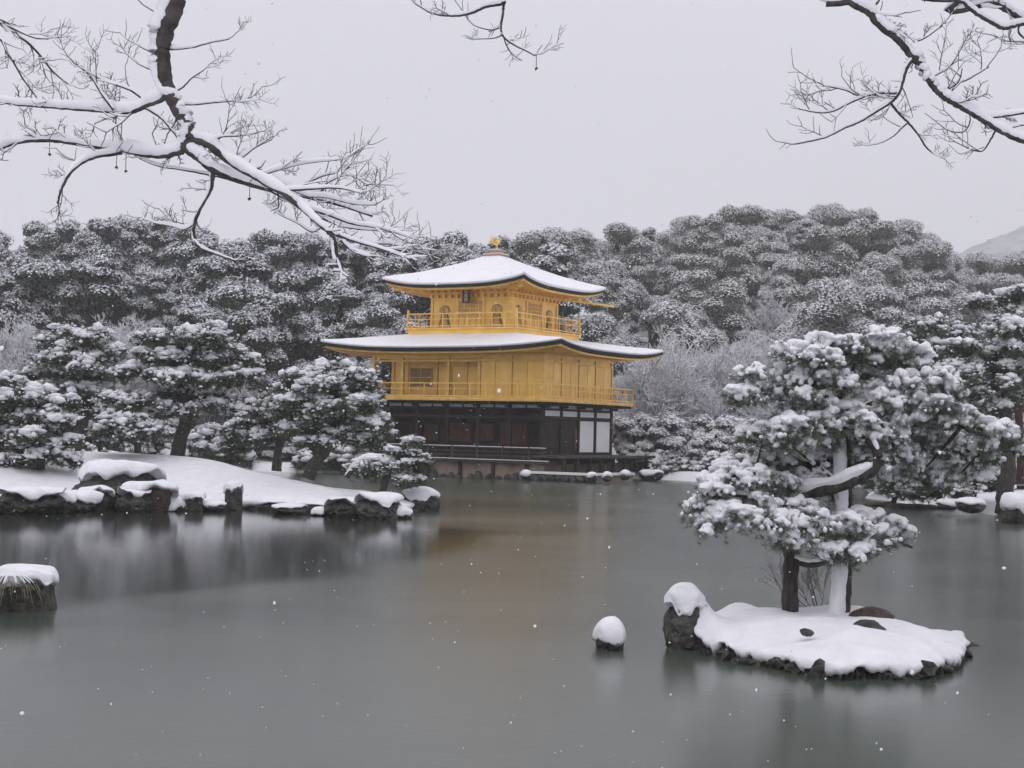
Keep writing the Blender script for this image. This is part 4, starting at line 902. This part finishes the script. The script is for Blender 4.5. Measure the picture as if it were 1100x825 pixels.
# ------------------------------------------------------------------ shrubs, forest
def crown_tree(name, H, cr, lobes, nleaf, nsnow, z0f=.3, leafsz=.3, snowsz=.28, seed=0, leafm='leaf', snowm='snow_far', conical=0.0, trunk_r=.28, flat=.8, thick=.16, ball=False):
    """root at origin; returns the root Empty with trunk, crown and snow as children (hidden far below until placed)"""
    rs = random.Random(seed)
    root = empty(name); tb, fo, sn = MB(), MB(), MB()
    top = H * .8
    tb.tube(curve([(0, 0, -1), (rs.uniform(-.3, .3), 0, H * .3), (rs.uniform(-.4, .4), rs.uniform(-.3, .3), H * .55), (0, 0, top)], 3), np.linspace(trunk_r, trunk_r * .3, 10), 8, .08)
    C = []
    zc = H * (z0f + (1 - z0f) * .5)
    for k in range(lobes):
        u_ = rs.random(); th = rs.uniform(0, 6.28); zz = z0f + (1 - z0f) * (.10 + .78 * u_)
        q = (zz - z0f) / (1 - z0f)
        rad = cr * ((1 - conical) * math.sqrt(max(.05, 1 - (2 * q - .85) ** 2 * .8)) + conical * (1.05 - q)) * rs.uniform(.45, .85)
        if ball: rad *= .72
        lr = cr * (rs.uniform(.24, .5) if ball else rs.uniform(.17, .42)) * (1 - .5 * conical * q)
        C.append((rad * math.cos(th), rad * math.sin(th), H * zz - lr * .1, lr))
        tb.tube([(0, 0, H * zz * .75), (rad * .5 * math.cos(th), rad * .5 * math.sin(th), H * zz * .88), (rad * math.cos(th), rad * math.sin(th), H * zz)], [trunk_r * .3, trunk_r * .2, trunk_r * .1], 5)
    C = np.array(C)
    def scatter(n, lo, shell):
        i = rng.integers(0, lobes, n); d = rng.normal(size=(n, 3)); d /= np.linalg.norm(d, axis=1)[:, None]
        if lo is not None: d[:, 2] = np.where(d[:, 2] < lo, -d[:, 2] * .8, d[:, 2]); d /= np.linalg.norm(d, axis=1)[:, None]
        # clumping in little sprays
        j = (i * 131 + np.floor((d[:, 0] + 1) * 3) * 17 + np.floor((d[:, 1] + 1) * 3) * 5 + np.floor((d[:, 2] + 1) * 3)).astype(int)
        bump_ = 1 + thick * np.sin(j * 12.9898) 
        return C[i, :3] + d * (C[i, 3] * rng.uniform(shell, 1.04, n) * bump_)[:, None] * [1, 1, flat] + rng.normal(size=(n, 3)) * .10 * leafsz / .2, d
    P, N = scatter(nleaf, None, .55); fo.leaves(P, N, leafsz * rng.uniform(.6, 1.2, nleaf), .6, .8)
    P, N = scatter(nsnow, .05, .93); N2 = N * .8 + [0, 0, .75]
    keep = rng.uniform(size=nsnow) < np.clip(N[:, 2] * 1.2 + .30, 0, 1) * (np.clip(.25 + 1.1 * (P[:, 2] / H - z0f) / (1 - z0f), 0, 1) if ball else 1); P, N2 = P[keep], N2[keep]  # ball crowns: snow thinned downwards to stand for lit tops, dark undersides
    sn.leaves(P + [0, 0, .08], N2, snowsz * rng.uniform(.5, 1.2, len(P)), .7, .30)
    tb.build('trunk', 'bark', root); fo.build('crown', leafm, root); sn.build('snow', snowm, root)
    return root
def bare_tree(name, H, seed, lev=5, spread=.55, th=.085):
    random.seed(seed); root = empty(name); tb, sn = MB(), MB()
    for k in range(2):
        twiggy(tb, sn, (random.uniform(-.3, .3), random.uniform(-.3, .3), -.2), (random.uniform(-.6, .6), random.uniform(-.6, .6), 1.2), H * .34, th, lev, .85, 1.8, .10, 3, (3, 4), .20, (.48, .74))
    tb.build('branches', 'frost_twig', root); sn.build('snow', 'snow_far', root)
    return root
def lump_bush(name, r, h, seed, snowy=.9):
    root = empty(name); fo, sn = MB(), MB(); rs = np.random.default_rng(seed)
    n = 90; th = rs.uniform(0, 6.28, n); q = np.sqrt(rs.uniform(0, 1, n)); zz = h * np.sqrt(1 - q * q * .9) * rs.uniform(.45, 1.0, n)
    P = np.stack([r * q * np.cos(th), r * q * np.sin(th), zz], 1)
    for k in range(3): fo.needles(P + rng.normal(size=P.shape) * .14 - [0, 0, .16], .26, 16, .02, .2)
    low = np.stack([r * .9 * q * np.cos(th), r * .9 * q * np.sin(th), zz * rs.uniform(.1, .8, n)], 1); fo.leaves(np.repeat(low, 6, 0) + rng.normal(size=(n * 6, 3)) * .12, rng.normal(size=(n * 6, 3)), .10, .5)
    k = rs.uniform(size=n) < snowy
    sn.blobs(P[k] + [0, 0, .05], rs.uniform(.10, .30, (k.sum(), 1)) * np.array([[1, 1, .5]]) * rs.uniform(.8, 1.3, (k.sum(), 3)), 1, .3)
    fo.build('foliage', 'needle', root); sn.build('snow', 'snow_clump', root); return root
def place_first(protos, used, i, loc, rz, sc_, label, cat, group):
    p = protos[i]
    if not used[i]:
        used[i] = True; p.location = loc; p.rotation_euler = (0, 0, rz); p.scale = (sc_,) * 3 if np.isscalar(sc_) else sc_; tag(p, label, cat, group); return p
    return dup(p, loc, rz, sc_, label, group) if tag(p, None, None) else None
tall = [crown_tree('forest_tree', 13, [3.6, 3.3, 3.9, 2.9][k], [26, 30, 20, 34][k], 12000, int(21000 * [1, .7, .85, 1.15][k]), .22, .16, .115, 1 + k, conical=[0, .55, .1, .9][k], thick=.14) for k in range(4)]
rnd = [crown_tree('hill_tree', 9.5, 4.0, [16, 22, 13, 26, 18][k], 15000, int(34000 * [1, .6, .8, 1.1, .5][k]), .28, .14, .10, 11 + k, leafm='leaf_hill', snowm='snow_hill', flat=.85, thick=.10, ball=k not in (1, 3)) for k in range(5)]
bare = [bare_tree('bare_tree', 8.5, 21 + k) for k in range(4)]
small = [crown_tree('snowy_tree', 4.6, 1.9, 16, 3600, 14000, .12, .12, .14, 51 + k, snowm='snow_clump', trunk_r=.12, flat=.65) for k in range(3)]
bush = [lump_bush('snowy_bush', 1.3, 1.15, 31 + k) for k in range(4)]
UT, UR, UB, US, UM = [False] * 9, [False] * 9, [False] * 9, [False] * 9, [False] * 9
rs = random.Random(5)
cnt = 0
Yc = 124.0
while Yc < 236:
    Xw = .335 * Yc; step = 6.2 if Yc < 175 else 7.0
    x = -Xw - 3 + rs.uniform(0, 3)
    while x < Xw + 4:
        X, Yp = x + rs.uniform(-2.2, 2.2), Yc + rs.uniform(-3.6, 3.6); px = px_of(X, Yp)
        right = px > 600 + rs.uniform(-40, 40)
        Yr = 168 + 60 * float(ss((px - 560) / 160))
        x += step
        if Yp > Yr + 6: continue
        if right and Yp < 134: continue
        if not right and Yp > 150 and rs.random() < .2: continue
        z = float(land(X, Yp)) - .4
        s_ = rs.choice((rs.uniform(.62, .85), rs.uniform(.85, 1.1), rs.uniform(1.1, 1.35)))
        if right and rs.random() < .14:
            place_first(tall, UT, rs.choice((1, 3)), (X, Yp, z), rs.uniform(0, 6.28), s_ * .72, 'narrow dark conifer standing among the round evergreens of the hill', 'tree', 'narrow conifers among the round evergreens')
        elif right and Yp < 165 and rs.random() < .16:
            place_first(bare, UB, rs.randrange(4), (X, Yp, z), rs.uniform(0, 6.28), s_ * 1.1, 'pale leafless tree between evergreens low on the hill', 'tree', 'pale leafless trees low on the hill')
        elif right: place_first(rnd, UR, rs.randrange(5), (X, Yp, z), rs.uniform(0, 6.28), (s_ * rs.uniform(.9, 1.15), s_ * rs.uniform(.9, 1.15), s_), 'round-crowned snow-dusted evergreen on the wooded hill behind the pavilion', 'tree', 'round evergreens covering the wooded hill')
        else: place_first(tall, UT, rs.randrange(4), (X, Yp, z), rs.uniform(0, 6.28), (s_, s_, s_ * rs.uniform(.9, 1.08)), 'tall snow-flecked evergreen in the dark wood left of the pavilion', 'tree', 'tall evergreens of the wood left of the pavilion')
        cnt += 1
    Yc += 6.4
px = -14
while px < 1118:       # the trees that stand along the crest
    Yr = 168 + 60 * float(ss((px - 560) / 160)) + rs.uniform(-4, 3); X = (px - 550) / F_PX * Yr; right = px > 575
    top = 2.9 + (HZ + (px - 550) * math.tan(ROLL) - float(np.interp(px, TL_X, TL_Y)) + rs.uniform(-9, 3)) * Yr / F_PX
    H_ = 9.5 if right else 13.0; z = float(land(X, Yr)) - .4; s_ = (top - z) / (H_ * .95)
    if s_ > 1.25: z += (s_ - 1.1) * H_; s_ = 1.1
    if s_ > .35:
        pr, ui = (rnd, UR) if right else (tall, UT)
        place_first(pr, ui, rs.randrange(4), (X, Yr, z), rs.uniform(0, 6.28), s_, 'round-crowned snow-dusted evergreen on the wooded hill behind the pavilion' if right else 'tall snow-flecked evergreen in the dark wood left of the pavilion', 'tree', 'round evergreens covering the wooded hill' if right else 'tall evergreens of the wood left of the pavilion')
        cnt += 1
    px += rs.uniform(17, 30)
print('forest trees', cnt)
# nearer tall trees left of and behind the pavilion
for i, (px, Y_, sc_, lb) in enumerate([(250, 112, .95, 'big layered evergreen behind the gap between the island pines'), (205, 116, .9, 'evergreen rising behind the mid-island pine'), (300, 118, 1.0, 'dense tall evergreen above the slim island pine'), (385, 116, .86, 'snow-flecked evergreen closest to the left eave of the pavilion'),
                                       (425, 120, .9, 'evergreen whose top shows between the two left eaves of the pavilion'), (330, 122, .8, 'dark shadowed evergreen above the leaning island pine'), (672, 122, .52, 'small snow-fringed evergreen just right of the upper balcony'), (712, 126, .62, 'rounded evergreen standing clear at the foot of the hill')]):
    X = (px - 550) / F_PX * Y_; j = i % 4
    place_first(tall, UT, j, (X, Y_, float(land(X, Y_)) - .2), i * 1.3, sc_, lb, 'tree', None)
for i in range(39):
    px = [690, 712, 735, 758, 782, 806, 832, 860, 725, 770, 815, 890, 845][i % 13] + 9 * (i // 13); Y_ = [116, 121, 117, 124, 118, 122, 117, 120, 129, 131, 130, 126, 133][i % 13] + 3 * (i // 13)
    X = (px - 550) / F_PX * Y_
    place_first(bare, UB, i % 4, (X, Y_, float(land(X, Y_)) - .1), rs.uniform(0, 6.28), rs.choice((.9, 1.05, 1.25, 1.5)), 'leafless frosted tree in the pale thicket right of the pavilion', 'tree', 'leafless frosted trees right of the pavilion')
for i in range(26):
    px = [-5, 15, 35, 60, 85, 110, 135, 160, 185, 22, 75, 125, 232][i % 13] + 11 * (i // 13); Y_ = [101, 104, 103, 106, 103, 108, 104, 107, 105, 110, 111, 112, 108][i % 13] + 2 * (i // 13)
    X = (px - 550) / F_PX * Y_
    place_first(bare, UB, i % 4, (X, Y_, float(land(X, Y_)) - .1), rs.uniform(0, 6.28), rs.uniform(1.05, 1.4), 'leafless frosted tree behind the left island pines', 'tree', 'leafless frosted trees behind the left island')
for i in range(34):
    px = 684 + i * 5.6 + rs.uniform(-4, 4) if i < 22 else 690 + (i - 22) * 14; Y_ = (104.5 + rs.uniform(0, 5)) if i < 22 else 111 + rs.uniform(0, 4)
    X = (px - 550) / F_PX * Y_; z = float(land(X, Y_))
    if z < .2: Y_ += 2.5; X = (px - 550) / F_PX * Y_; z = float(land(X, Y_))
    if z < .1: continue
    place_first(bush, US, i % 4, (X, Y_, z - .15), rs.uniform(0, 6.28), rs.uniform(.65, 1.35), 'snow-covered bush on the bank between the pavilion and the islet pine', 'bush', 'snow-covered bushes on the far right bank')
for i in range(30):
    px = -10 + i * 14.5; Y_ = rs.uniform(96, 108)
    X = (px - 550) / F_PX * Y_; z = float(land(X, Y_))
    if z < .15: continue
    place_first(bush, US, i % 4, (X, Y_, z - .15), rs.uniform(0, 6.28), rs.uniform(.9, 1.7), 'snow-covered bush on the far bank behind the left island', 'bush', 'snow-covered bushes on the far left bank')
for i in range(26):
    X = rs.uniform(19.5, 27); Y_ = rs.uniform(62, 98); z = float(land(X, Y_))
    if z < .3 or px_of(X, Y_) > 1130: continue
    place_first(bush, US, i % 4, (X, Y_, z - .15), rs.uniform(0, 6.28), rs.uniform(.7, 1.3), 'snow-covered bush on the right bank behind the shore pines', 'bush', 'snow-covered bushes on the right bank')

for i in range(30):
    px = 682 + (i % 15) * 13 + rs.uniform(-5, 5); Y_ = (107 if i < 15 else 112) + rs.uniform(-1.5, 3)
    X = (px - 550) / F_PX * Y_; z = float(land(X, Y_))
    if z < .1: continue
    place_first(small, UM, i % 3, (X, Y_, z - .6), rs.uniform(0, 6.28), rs.uniform(.5, 1.0) * (.75 if i < 15 else 1), 'small tree thick with snow in the shrubbery right of the pavilion', 'tree', 'small snow-laden trees on the far right bank')
for i in range(34):
    px = -15 + (i % 17) * 26 + rs.uniform(-8, 8); Y_ = (93 if i < 17 else 102) + rs.uniform(-2, 4)
    X = (px - 550) / F_PX * Y_; z = float(land(X, Y_))
    if z < .1: continue
    place_first(small, UM, i % 3, (X, Y_, z - .6), rs.uniform(0, 6.28), rs.uniform(.6, 1.1) * (.75 if i < 17 else 1.1), 'small tree thick with snow on the bank behind the left island', 'tree', 'small snow-laden trees behind the left island')
for i in range(22):
    X = rs.uniform(20, 28); Y_ = rs.uniform(72, 108); z = float(land(X, Y_))
    if z < .3 or px_of(X, Y_) > 1130: continue
    place_first(small, UM, i % 3, (X, Y_, z - .6), rs.uniform(0, 6.28), rs.uniform(.7, 1.2), 'small tree thick with snow on the right bank behind the shore bushes', 'tree', 'small snow-laden trees on the right bank')

# pale brown bank edge at the right shore
g = MB(); p0, p1 = at(943, 541, 71), at(1018, 545, 69)
n = 40; P = np.stack([np.linspace(p0.x, p1.x, n), np.linspace(p0.y, p1.y, n), np.full(n, .06)], 1) + rng.normal(size=(n, 3)) * [.1, .12, .02]
g.blobs(P, rng.uniform(.12, .34, (n, 1)) * np.array([[1.5, 1, .35]]), 2, .3); tag(g.build('bank_soil', 'soil'), kind='structure')
# red cloth on a lattice stand
p = at(893, 506, 92); st = empty('lattice_stand', p); tag(st, 'small dark lattice stand with a red cloth far behind the islet pine', 'stand')
g = MB()
for x in (-.45, -.15, .15, .45): g.span(x - .03, x + .03, -.03, .03, -.9, 1.0)
for z in (.25, .6, .95): g.span(-.5, .5, -.045, -.032, z - .03, z + .03)
g.build('frame', 'dark_wood', st)
g = MB(); v = []; nx = 8
g.blobs([(-.15, -.12, .72)], [(.26, .06, .34)], 2, .25); g.build('cloth', 'red', st)
# grass drooping over the rock at the left edge
root = empty('grass_tuft', on_z(12, 655, 0) + Vector((0, -.12, .32))); tag(root, 'dry snowy grass tuft drooping over the rock at the left edge', 'grass')
g, s_ = MB(), MB()
for k in range(110):
    a = random.uniform(0, 6.28); L = random.uniform(.12, .55); d = Vector((math.cos(a), math.sin(a) * .8 - .25, 0)) * L
    c_ = curve([(0, 0, .12), tuple(d * .4 + Vector((0, 0, .22))), tuple(d * .8 + Vector((0, 0, .12))), tuple(d * random.uniform(.85, 1.2) + Vector((random.uniform(-.08, .08), 0, random.uniform(-.24, .06))))], 3)
    g.tube([tuple(v) for v in c_], np.linspace(.0075, .003, len(c_)), 3)
    if k % 2: s_.tube([tuple(v + Vector((0, 0, .008))) for v in c_[1:7]], .012, 5, .2)
g.build('blades', 'grass', root); s_.build('snow', 'snow_clump', root)

# ------------------------------------------------------------------ overhanging maple boughs near the camera
def near_tree(name, label, Y0, boughs, trunk, seed, leaves=()):
    random.seed(seed)
    root = empty(name, trunk[0]); tag(root, label, 'tree'); o0 = np.array(trunk[0])
    tb, br, sn, tw, ts = MB(), MB(), MB(), MB(), MB()
    tb.tube(curve(trunk, 6), np.linspace(.17, .06, (len(trunk) - 1) * 6 + 1), 14, .06)
    k = Y0 / F_PX
    def shoot(p, d, L, r, lev):
        n = 4; P = [p]; dd = d.normalized()
        for i in range(n):
            dd = (dd + Vector((random.uniform(-1, 1) * .26, random.uniform(-1, 1) * .26, random.uniform(-.16, .34)))).normalized(); P.append(P[-1] + dd * L / n)
        rr = np.linspace(r, r * .6, n + 1); tw.tube([tuple(q) for q in P], rr, 5)
        if abs(dd.z) < .9 and random.random() < .9: snow_on(ts, P, rr, 2.4 if lev else 1.8, n=5, rough=.5)
        if lev:
            for i in (1, 2, 3, 4):
                for s_ in (-1, 1):
                    if random.random() < (.50 if lev > 1 else .42):
                        q = dd.cross(Vector((0, 1, 0))).normalized() * s_
                        nd = dd * .8 + q * random.uniform(.5, .95) + Vector((0, random.uniform(-.5, .5), random.uniform(0, .15)))
                        shoot(P[i], nd, L * random.uniform(.35, .62), r * .66, lev - 1)
    for pts, r0, r1, sth, twg in boughs:
        W_ = [Vector(p[1:]) if p[0] == 'w' else at(p[0], p[1], Y0 + (p[2] if len(p) > 2 else 0)) for p in pts]
        c_ = curve(W_, 7)
        c_ = [v + Vector((random.uniform(-1, 1), random.uniform(-1, 1), random.uniform(-1, 1))) * min(r1, 2) * k * .22 for v in c_]
        rr = np.linspace(r0, r1, len(c_)) * k; br.tube([tuple(v) for v in c_], rr, 10, .10)
        snow_on(sn, c_, rr, sth, n=10, side=(-.45, -.05, 1), steep=.55, jit=.06, rough=.30)
        for q in range(twg):
            t = random.uniform(.12, 1) if q else 1.0; i = min(len(c_) - 2, int(t * (len(c_) - 1)))
            T = (c_[i + 1] - c_[i]).normalized(); nrm = T.cross(Vector((0, 1, 0))).normalized() * random.choice((-1, 1))
            d = T * random.uniform(.5, 1.0) + nrm * (random.uniform(.15, .7) if q else 0) + Vector((0, random.uniform(-.5, .5), random.uniform(-.05, .25)))
            shoot(c_[i], d, random.uniform(16, 42) * k, max(.6, min(1.0, r1 * .5)) * k, 2 if random.random() < .55 else 1)
    lf = MB()
    for px, py in leaves:
        p = at(px, py, Y0); q = p + Vector((.0, 0, .05)); tw.tube([tuple(q + Vector((.02, 0, .03))), tuple(q), tuple(p)], .0012, 4)
        for j in range(2, 6):
            a = -math.pi / 2 + (j - 3) * .35 + random.uniform(-.2, .2); L = .013 * (1 - .1 * abs(j - 3))
            e_ = p + Vector((math.cos(a) * L, random.uniform(-.01, .01), math.sin(a) * L)); sd_ = Vector((-math.sin(a), 0, math.cos(a))) * .003
            lf.add([tuple(p), tuple((p + e_) / 2 + sd_), tuple(e_), tuple((p + e_) / 2 - sd_)], [[0, 1, 2, 3]], False)
    for mb in (tb, br, sn, tw, ts, lf): mb.V = [v - o0 if len(v) else v for v in mb.V]
    tb.build('trunk', 'bark_grey', root); br.build('boughs', 'bark_grey', root); sn.build('bough_snow', 'snow', root); tw.build('twigs', 'bark_grey', root); ts.build('twig_snow', 'snow', root)
    if leaves: lf.build('withered_leaves', 'dry_leaf', root)
near_tree('maple_tree', 'bare maple whose dark snow-lined bough hangs into the upper left of the view', 5.2, [
    ([('w', -5.0, 4.6, 5.8), ('w', -3.4, 4.8, 6.0), ('w', -2.0, 5.0, 5.6), ('w', -1.32, 5.1, 4.9), (185, -30), (187, 8), (178, 32), (174, 60), (179, 92), (190, 115), (201, 135), (204, 150), (196, 160)], 13, 6.0, 1.45, 6),
    ([(178, 104), (158, 113), (138, 120), (105, 118, .1), (60, 115, .2), (20, 112, .3), (-20, 106, .4)], 3.6, 1.8, 1.9, 9),
    ([(197, 162), (172, 167), (140, 163, .1), (100, 157, .2), (60, 151, .3), (25, 152, .3), (0, 160, .4), (-20, 178, .5)], 4.0, 1.8, 2.0, 10),
    ([(130, 164, .1), (98, 170, 0), (78, 183, -.1), (66, 203, -.1), (62, 219, -.1)], 2.4, 1.2, 1.7, 5),
    ([(203, 148), (222, 154), (245, 172), (275, 190, -.1), (300, 205, -.2), (325, 224, -.2), (345, 242, -.3), (358, 256, -.3), (362, 280, -.3)], 5.0, 2.0, 1.5, 6),
    ([(196, 158), (214, 171), (229, 183), (262, 196, .1), (295, 205, .2), (330, 212, .2), (365, 220, .3), (400, 232, .3)], 4.2, 1.4, 1.9, 8),
    ([(229, 184), (226, 203), (214, 226, -.1), (208, 248, -.1), (214, 265, -.1), (232, 273, -.1), (252, 280, -.1)], 2.6, 1.0, 1.3, 4),
    ([(212, 238, -.1), (198, 246, -.1), (182, 242, -.1), (165, 240, -.1)], 1.2, .8, 2.2, 3),
    ([(276, 190, -.1), (300, 182, -.1), (330, 175, -.1), (362, 172, -.1)], 1.5, .7, 2.4, 4),
    ([(300, 205, -.2), (332, 203, -.2), (362, 202, -.2), (392, 208, -.2)], 1.7, .7, 2.3, 4),
    ([(322, 222, -.2), (350, 230, -.2), (378, 240, -.2), (412, 246, -.2), (448, 258, -.2)], 1.9, .7, 2.2, 4),
    ([(345, 242, -.3), (372, 256, -.3), (405, 266, -.3), (440, 278, -.3)], 1.8, .8, 1.9, 4),
    ([(292, 190, -.1), (308, 200, -.1), (330, 210, -.1), (352, 212, -.1), (380, 219, -.1), (404, 220, -.1)], 1.8, .8, 2.3, 4),
    ([(330, 210, -.1), (345, 205, -.1), (352, 196, -.1), (375, 188, -.1), (396, 200, -.1)], 1.5, .7, 2.3, 4), ([(320, 204, 0), (332, 196, 0), (350, 188, 0), (372, 186, 0), (384, 192, 0)], 1.3, .6, 2.2, 4),
    ([(290, 204, .1), (318, 220, .1), (345, 234, .1), (372, 244, .1), (400, 247, .1), (428, 250, .1)], 1.9, .8, 2.2, 4), ([(350, 240, -.1), (336, 249, -.1), (320, 240, -.1), (305, 233, -.1)], 1.1, .6, 1.8, 3),
    ([(368, 250, -.2), (392, 262, -.2), (420, 262, -.2), (452, 272, -.2)], 1.5, .7, 2.2, 4), ([(366, 258, -.3), (380, 270, -.3), (398, 276, -.3)], 1.4, .7, 2.2, 3),
    ([(250, 176, 0), (262, 168, 0), (275, 158, 0), (292, 150, 0)], 1.2, .6, 2.2, 5), ([(222, 154, 0), (238, 147, 0), (256, 146, 0), (276, 143, 0)], 1.3, .6, 2.2, 4),
    ([(262, 196, .1), (236, 190, .1), (205, 184, .1), (170, 178, .1), (150, 170, .1)], 1.4, .9, 1.8, 3),
    ([(122, 118), (110, 102), (97, 82), (78, 66)], 1.5, .8, 1.4, 3), ([(160, 112), (142, 98), (122, 90), (103, 83)], 1.5, .8, 1.6, 3),
    ([(152, 114), (172, 126), (182, 137), (190, 147)], 1.3, .9, 1.2, 1), ([(183, 53), (205, 51), (225, 46), (246, 42)], 1.3, .7, 2.2, 1),
    ([(190, 112), (210, 112), (232, 110), (256, 108)], 1.4, .7, 2.0, 3), ([(184, 100), (196, 94), (206, 84), (218, 76)], 1.1, .6, 1.5, 2), ([(172, 62), (162, 56), (150, 50)], 1, .6, 1.5, 1), ([(174, 78), (160, 74), (147, 68)], 1, .6, 1.5, 1), ([(176, 18), (165, 12), (152, 4)], 1, .6, 1.5, 1),
    ([('w', -5.3, 4.5, 4.8), ('w', -3.4, 5.2, 4.6), ('w', -2.3, 5.6, 4.3), (-10, 20, .8), (25, 42, .8), (42, 58, .8), (56, 76, .8), (72, 90, .8)], 3, .9, .9, 9),
    ([('w', -2.3, 5.6, 4.3), (-15, 35, .7), (10, 60, .7), (25, 85, .7), (42, 108, .7)], 2, .8, .8, 9), ([(-20, 15, .8), (8, 28, .8), (35, 40, .8), (52, 42, .8)], 1.4, .7, .8, 5)],
    [(-5.9, 4.4, .5), (-5.8, 4.4, 2.4), (-5.5, 4.5, 4.2), (-5.0, 4.6, 5.8), (-4.7, 4.6, 7.2)], 3, leaves=[(125, 178), (135, 182), (268, 212), (53, 164)])
near_tree('maple_tree', 'bare maple whose snowy boughs reach in from the upper right of the view', 5.6, [
    ([('w', 5.2, 4.8, 6.0), ('w', 3.4, 5.1, 5.9), ('w', 2.0, 5.4, 5.2), (905, -20), (914, 2), (932, 12), (945, 27), (965, 43), (978, 58), (986, 64), (993, 76), (998, 86), (1008, 99), (1020, 108), (1036, 117), (1053, 127), (1072, 139), (1092, 149), (1120, 158)], 4.6, 3.0, 1.75, 9),
    ([(982, 62), (974, 73), (969, 90), (965, 101), (957, 110), (944, 118), (925, 130), (908, 137), (888, 147), (868, 152), (853, 155)], 2.2, .8, 1.3, 8),
    ([(963, 100), (945, 100), (926, 103), (906, 96), (884, 92)], 1.7, .7, 1.8, 6), ([(930, 103), (912, 111), (896, 119), (880, 121), (858, 117)], 1.3, .7, 1.5, 5),
    ([(957, 111), (966, 122), (976, 132), (986, 144), (994, 157), (1000, 163)], 1.7, .8, 1.2, 4), ([(976, 131), (968, 138), (960, 146), (948, 153)], 1.1, .6, 1.2, 2),
    ([(1050, 126), (1072, 125), (1095, 122), (1115, 118)], 1.8, 1.4, 1.8, 2), ([(1070, 139), (1064, 150), (1055, 162), (1040, 160)], 1.2, .7, 1.0, 3), ([(1072, 140), (1090, 136), (1110, 132)], 1.2, .9, 1.8, 1),
    ([(1000, 84), (1010, 78), (1020, 72), (1034, 50)], 1.2, .6, 1.8, 3), ([(1012, 100), (1028, 90), (1042, 84), (1062, 72)], 1.3, .7, 1.8, 3), ([(1040, 119), (1042, 130), (1036, 141), (1022, 142)], 1.0, .6, 1.0, 2),
    ([(986, 44), (995, 40), (1012, 28)], 1, .6, 1.6, 2), ([(936, 12), (944, 0), (952, -12)], 1.6, 1.2, 1.6, 0),
    ([('w', 5.4, 4.75, 5.5), ('w', 3.2, 5.2, 5.3), (1020, -30, .3), (1036, 2, .3), (1047, 13, .3), (1062, 22, .3), (1077, 30, .3), (1092, 27, .3), (1115, 22, .3)], 2.4, 2.6, 1.6, 2),
    ([('w', 5.4, 4.75, 5.5), ('w', 3.2, 5.2, 5.3), (1048, -8, .5), (1068, 3, .5), (1084, 12, .5), (1104, 24, .5), (1125, 30, .5)], 4.2, 3.4, 1.2, 3), ([(1098, 20, .5), (1094, 34, .5), (1104, 44, .5)], 1.5, 1.2, 1.0, 1), ([(1115, 45, .4), (1096, 45, .4), (1078, 44, .4)], 1.1, .6, 1.3, 3),
    ([('w', 5.2, 4.8, 6.0), ('w', 2.4, 5.3, 5.9), ('w', 1.2, 5.5, 5.5), ('w', .3, 5.6, 4.75), (549, -8), (541, 3), (522, 7), (506, 14), (486, 17), (464, 14), (446, 4)], 3.6, .7, 1.5, 5),
    ([(541, 3), (540, 16), (538, 28), (540, 38), (550, 47), (564, 54), (575, 60)], 1.7, .7, 1.0, 4), ([(538, 29), (530, 32), (520, 31), (508, 27)], .9, .5, 1.0, 1), ([(539, 38), (530, 41), (514, 42)], .9, .5, 1.0, 1)],
    [(6.3, 4.6, .5), (6.1, 4.6, 2.6), (5.7, 4.7, 4.6), (5.2, 4.8, 6.0), (5.0, 4.8, 7.2)], 4, leaves=[(576, 72)])

# ------------------------------------------------------------------ falling snow
n = 4200
Yf = rng.uniform(3, 60, n); P = np.stack([rng.uniform(-.42, .42, n) * Yf, Yf, rng.uniform(.05, 1, n) * (H_CAM + .30 * Yf)], 1)
g = MB(); g.blobs(P, (.002 + .0065 * rng.uniform(0, 1, (n, 1)) ** 1.8) * (0.55 + Yf[:, None] / 45) * rng.uniform(.7, 1.3, (n, 3)), 1, .3)
tag(g.build('falling_snow', 'snow_clump'), 'scattered snowflakes drifting down over the whole pond', 'snowfall', kind='stuff')

# ------------------------------------------------------------------ haze
bm = bmesh.new(); bmesh.ops.create_cube(bm, size=1)
for v in bm.verts: v.co = Vector((v.co.x * 5400, 1300 + v.co.y * 3700, -8 + (v.co.z + .5) * 420))
me = bpy.data.meshes.new('haze'); bm.to_mesh(me); bm.free()
hm = bpy.data.materials.new('haze'); hm.use_nodes = True; t = hm.node_tree; t.nodes.clear()
ou = t.nodes.new('ShaderNodeOutputMaterial'); pv = t.nodes.new('ShaderNodeVolumePrincipled')
pv.inputs['Color'].default_value = (.94, .945, .95, 1); pv.inputs['Density'].default_value = .00055; pv.inputs['Anisotropy'].default_value = 0.0
t.links.new(pv.outputs[0], ou.inputs['Volume']); me.materials.append(hm)
ho = bpy.data.objects.new('haze', me); COL.objects.link(ho); tag(ho, 'thin pale winter haze over the pond and hills', 'haze', kind='stuff')
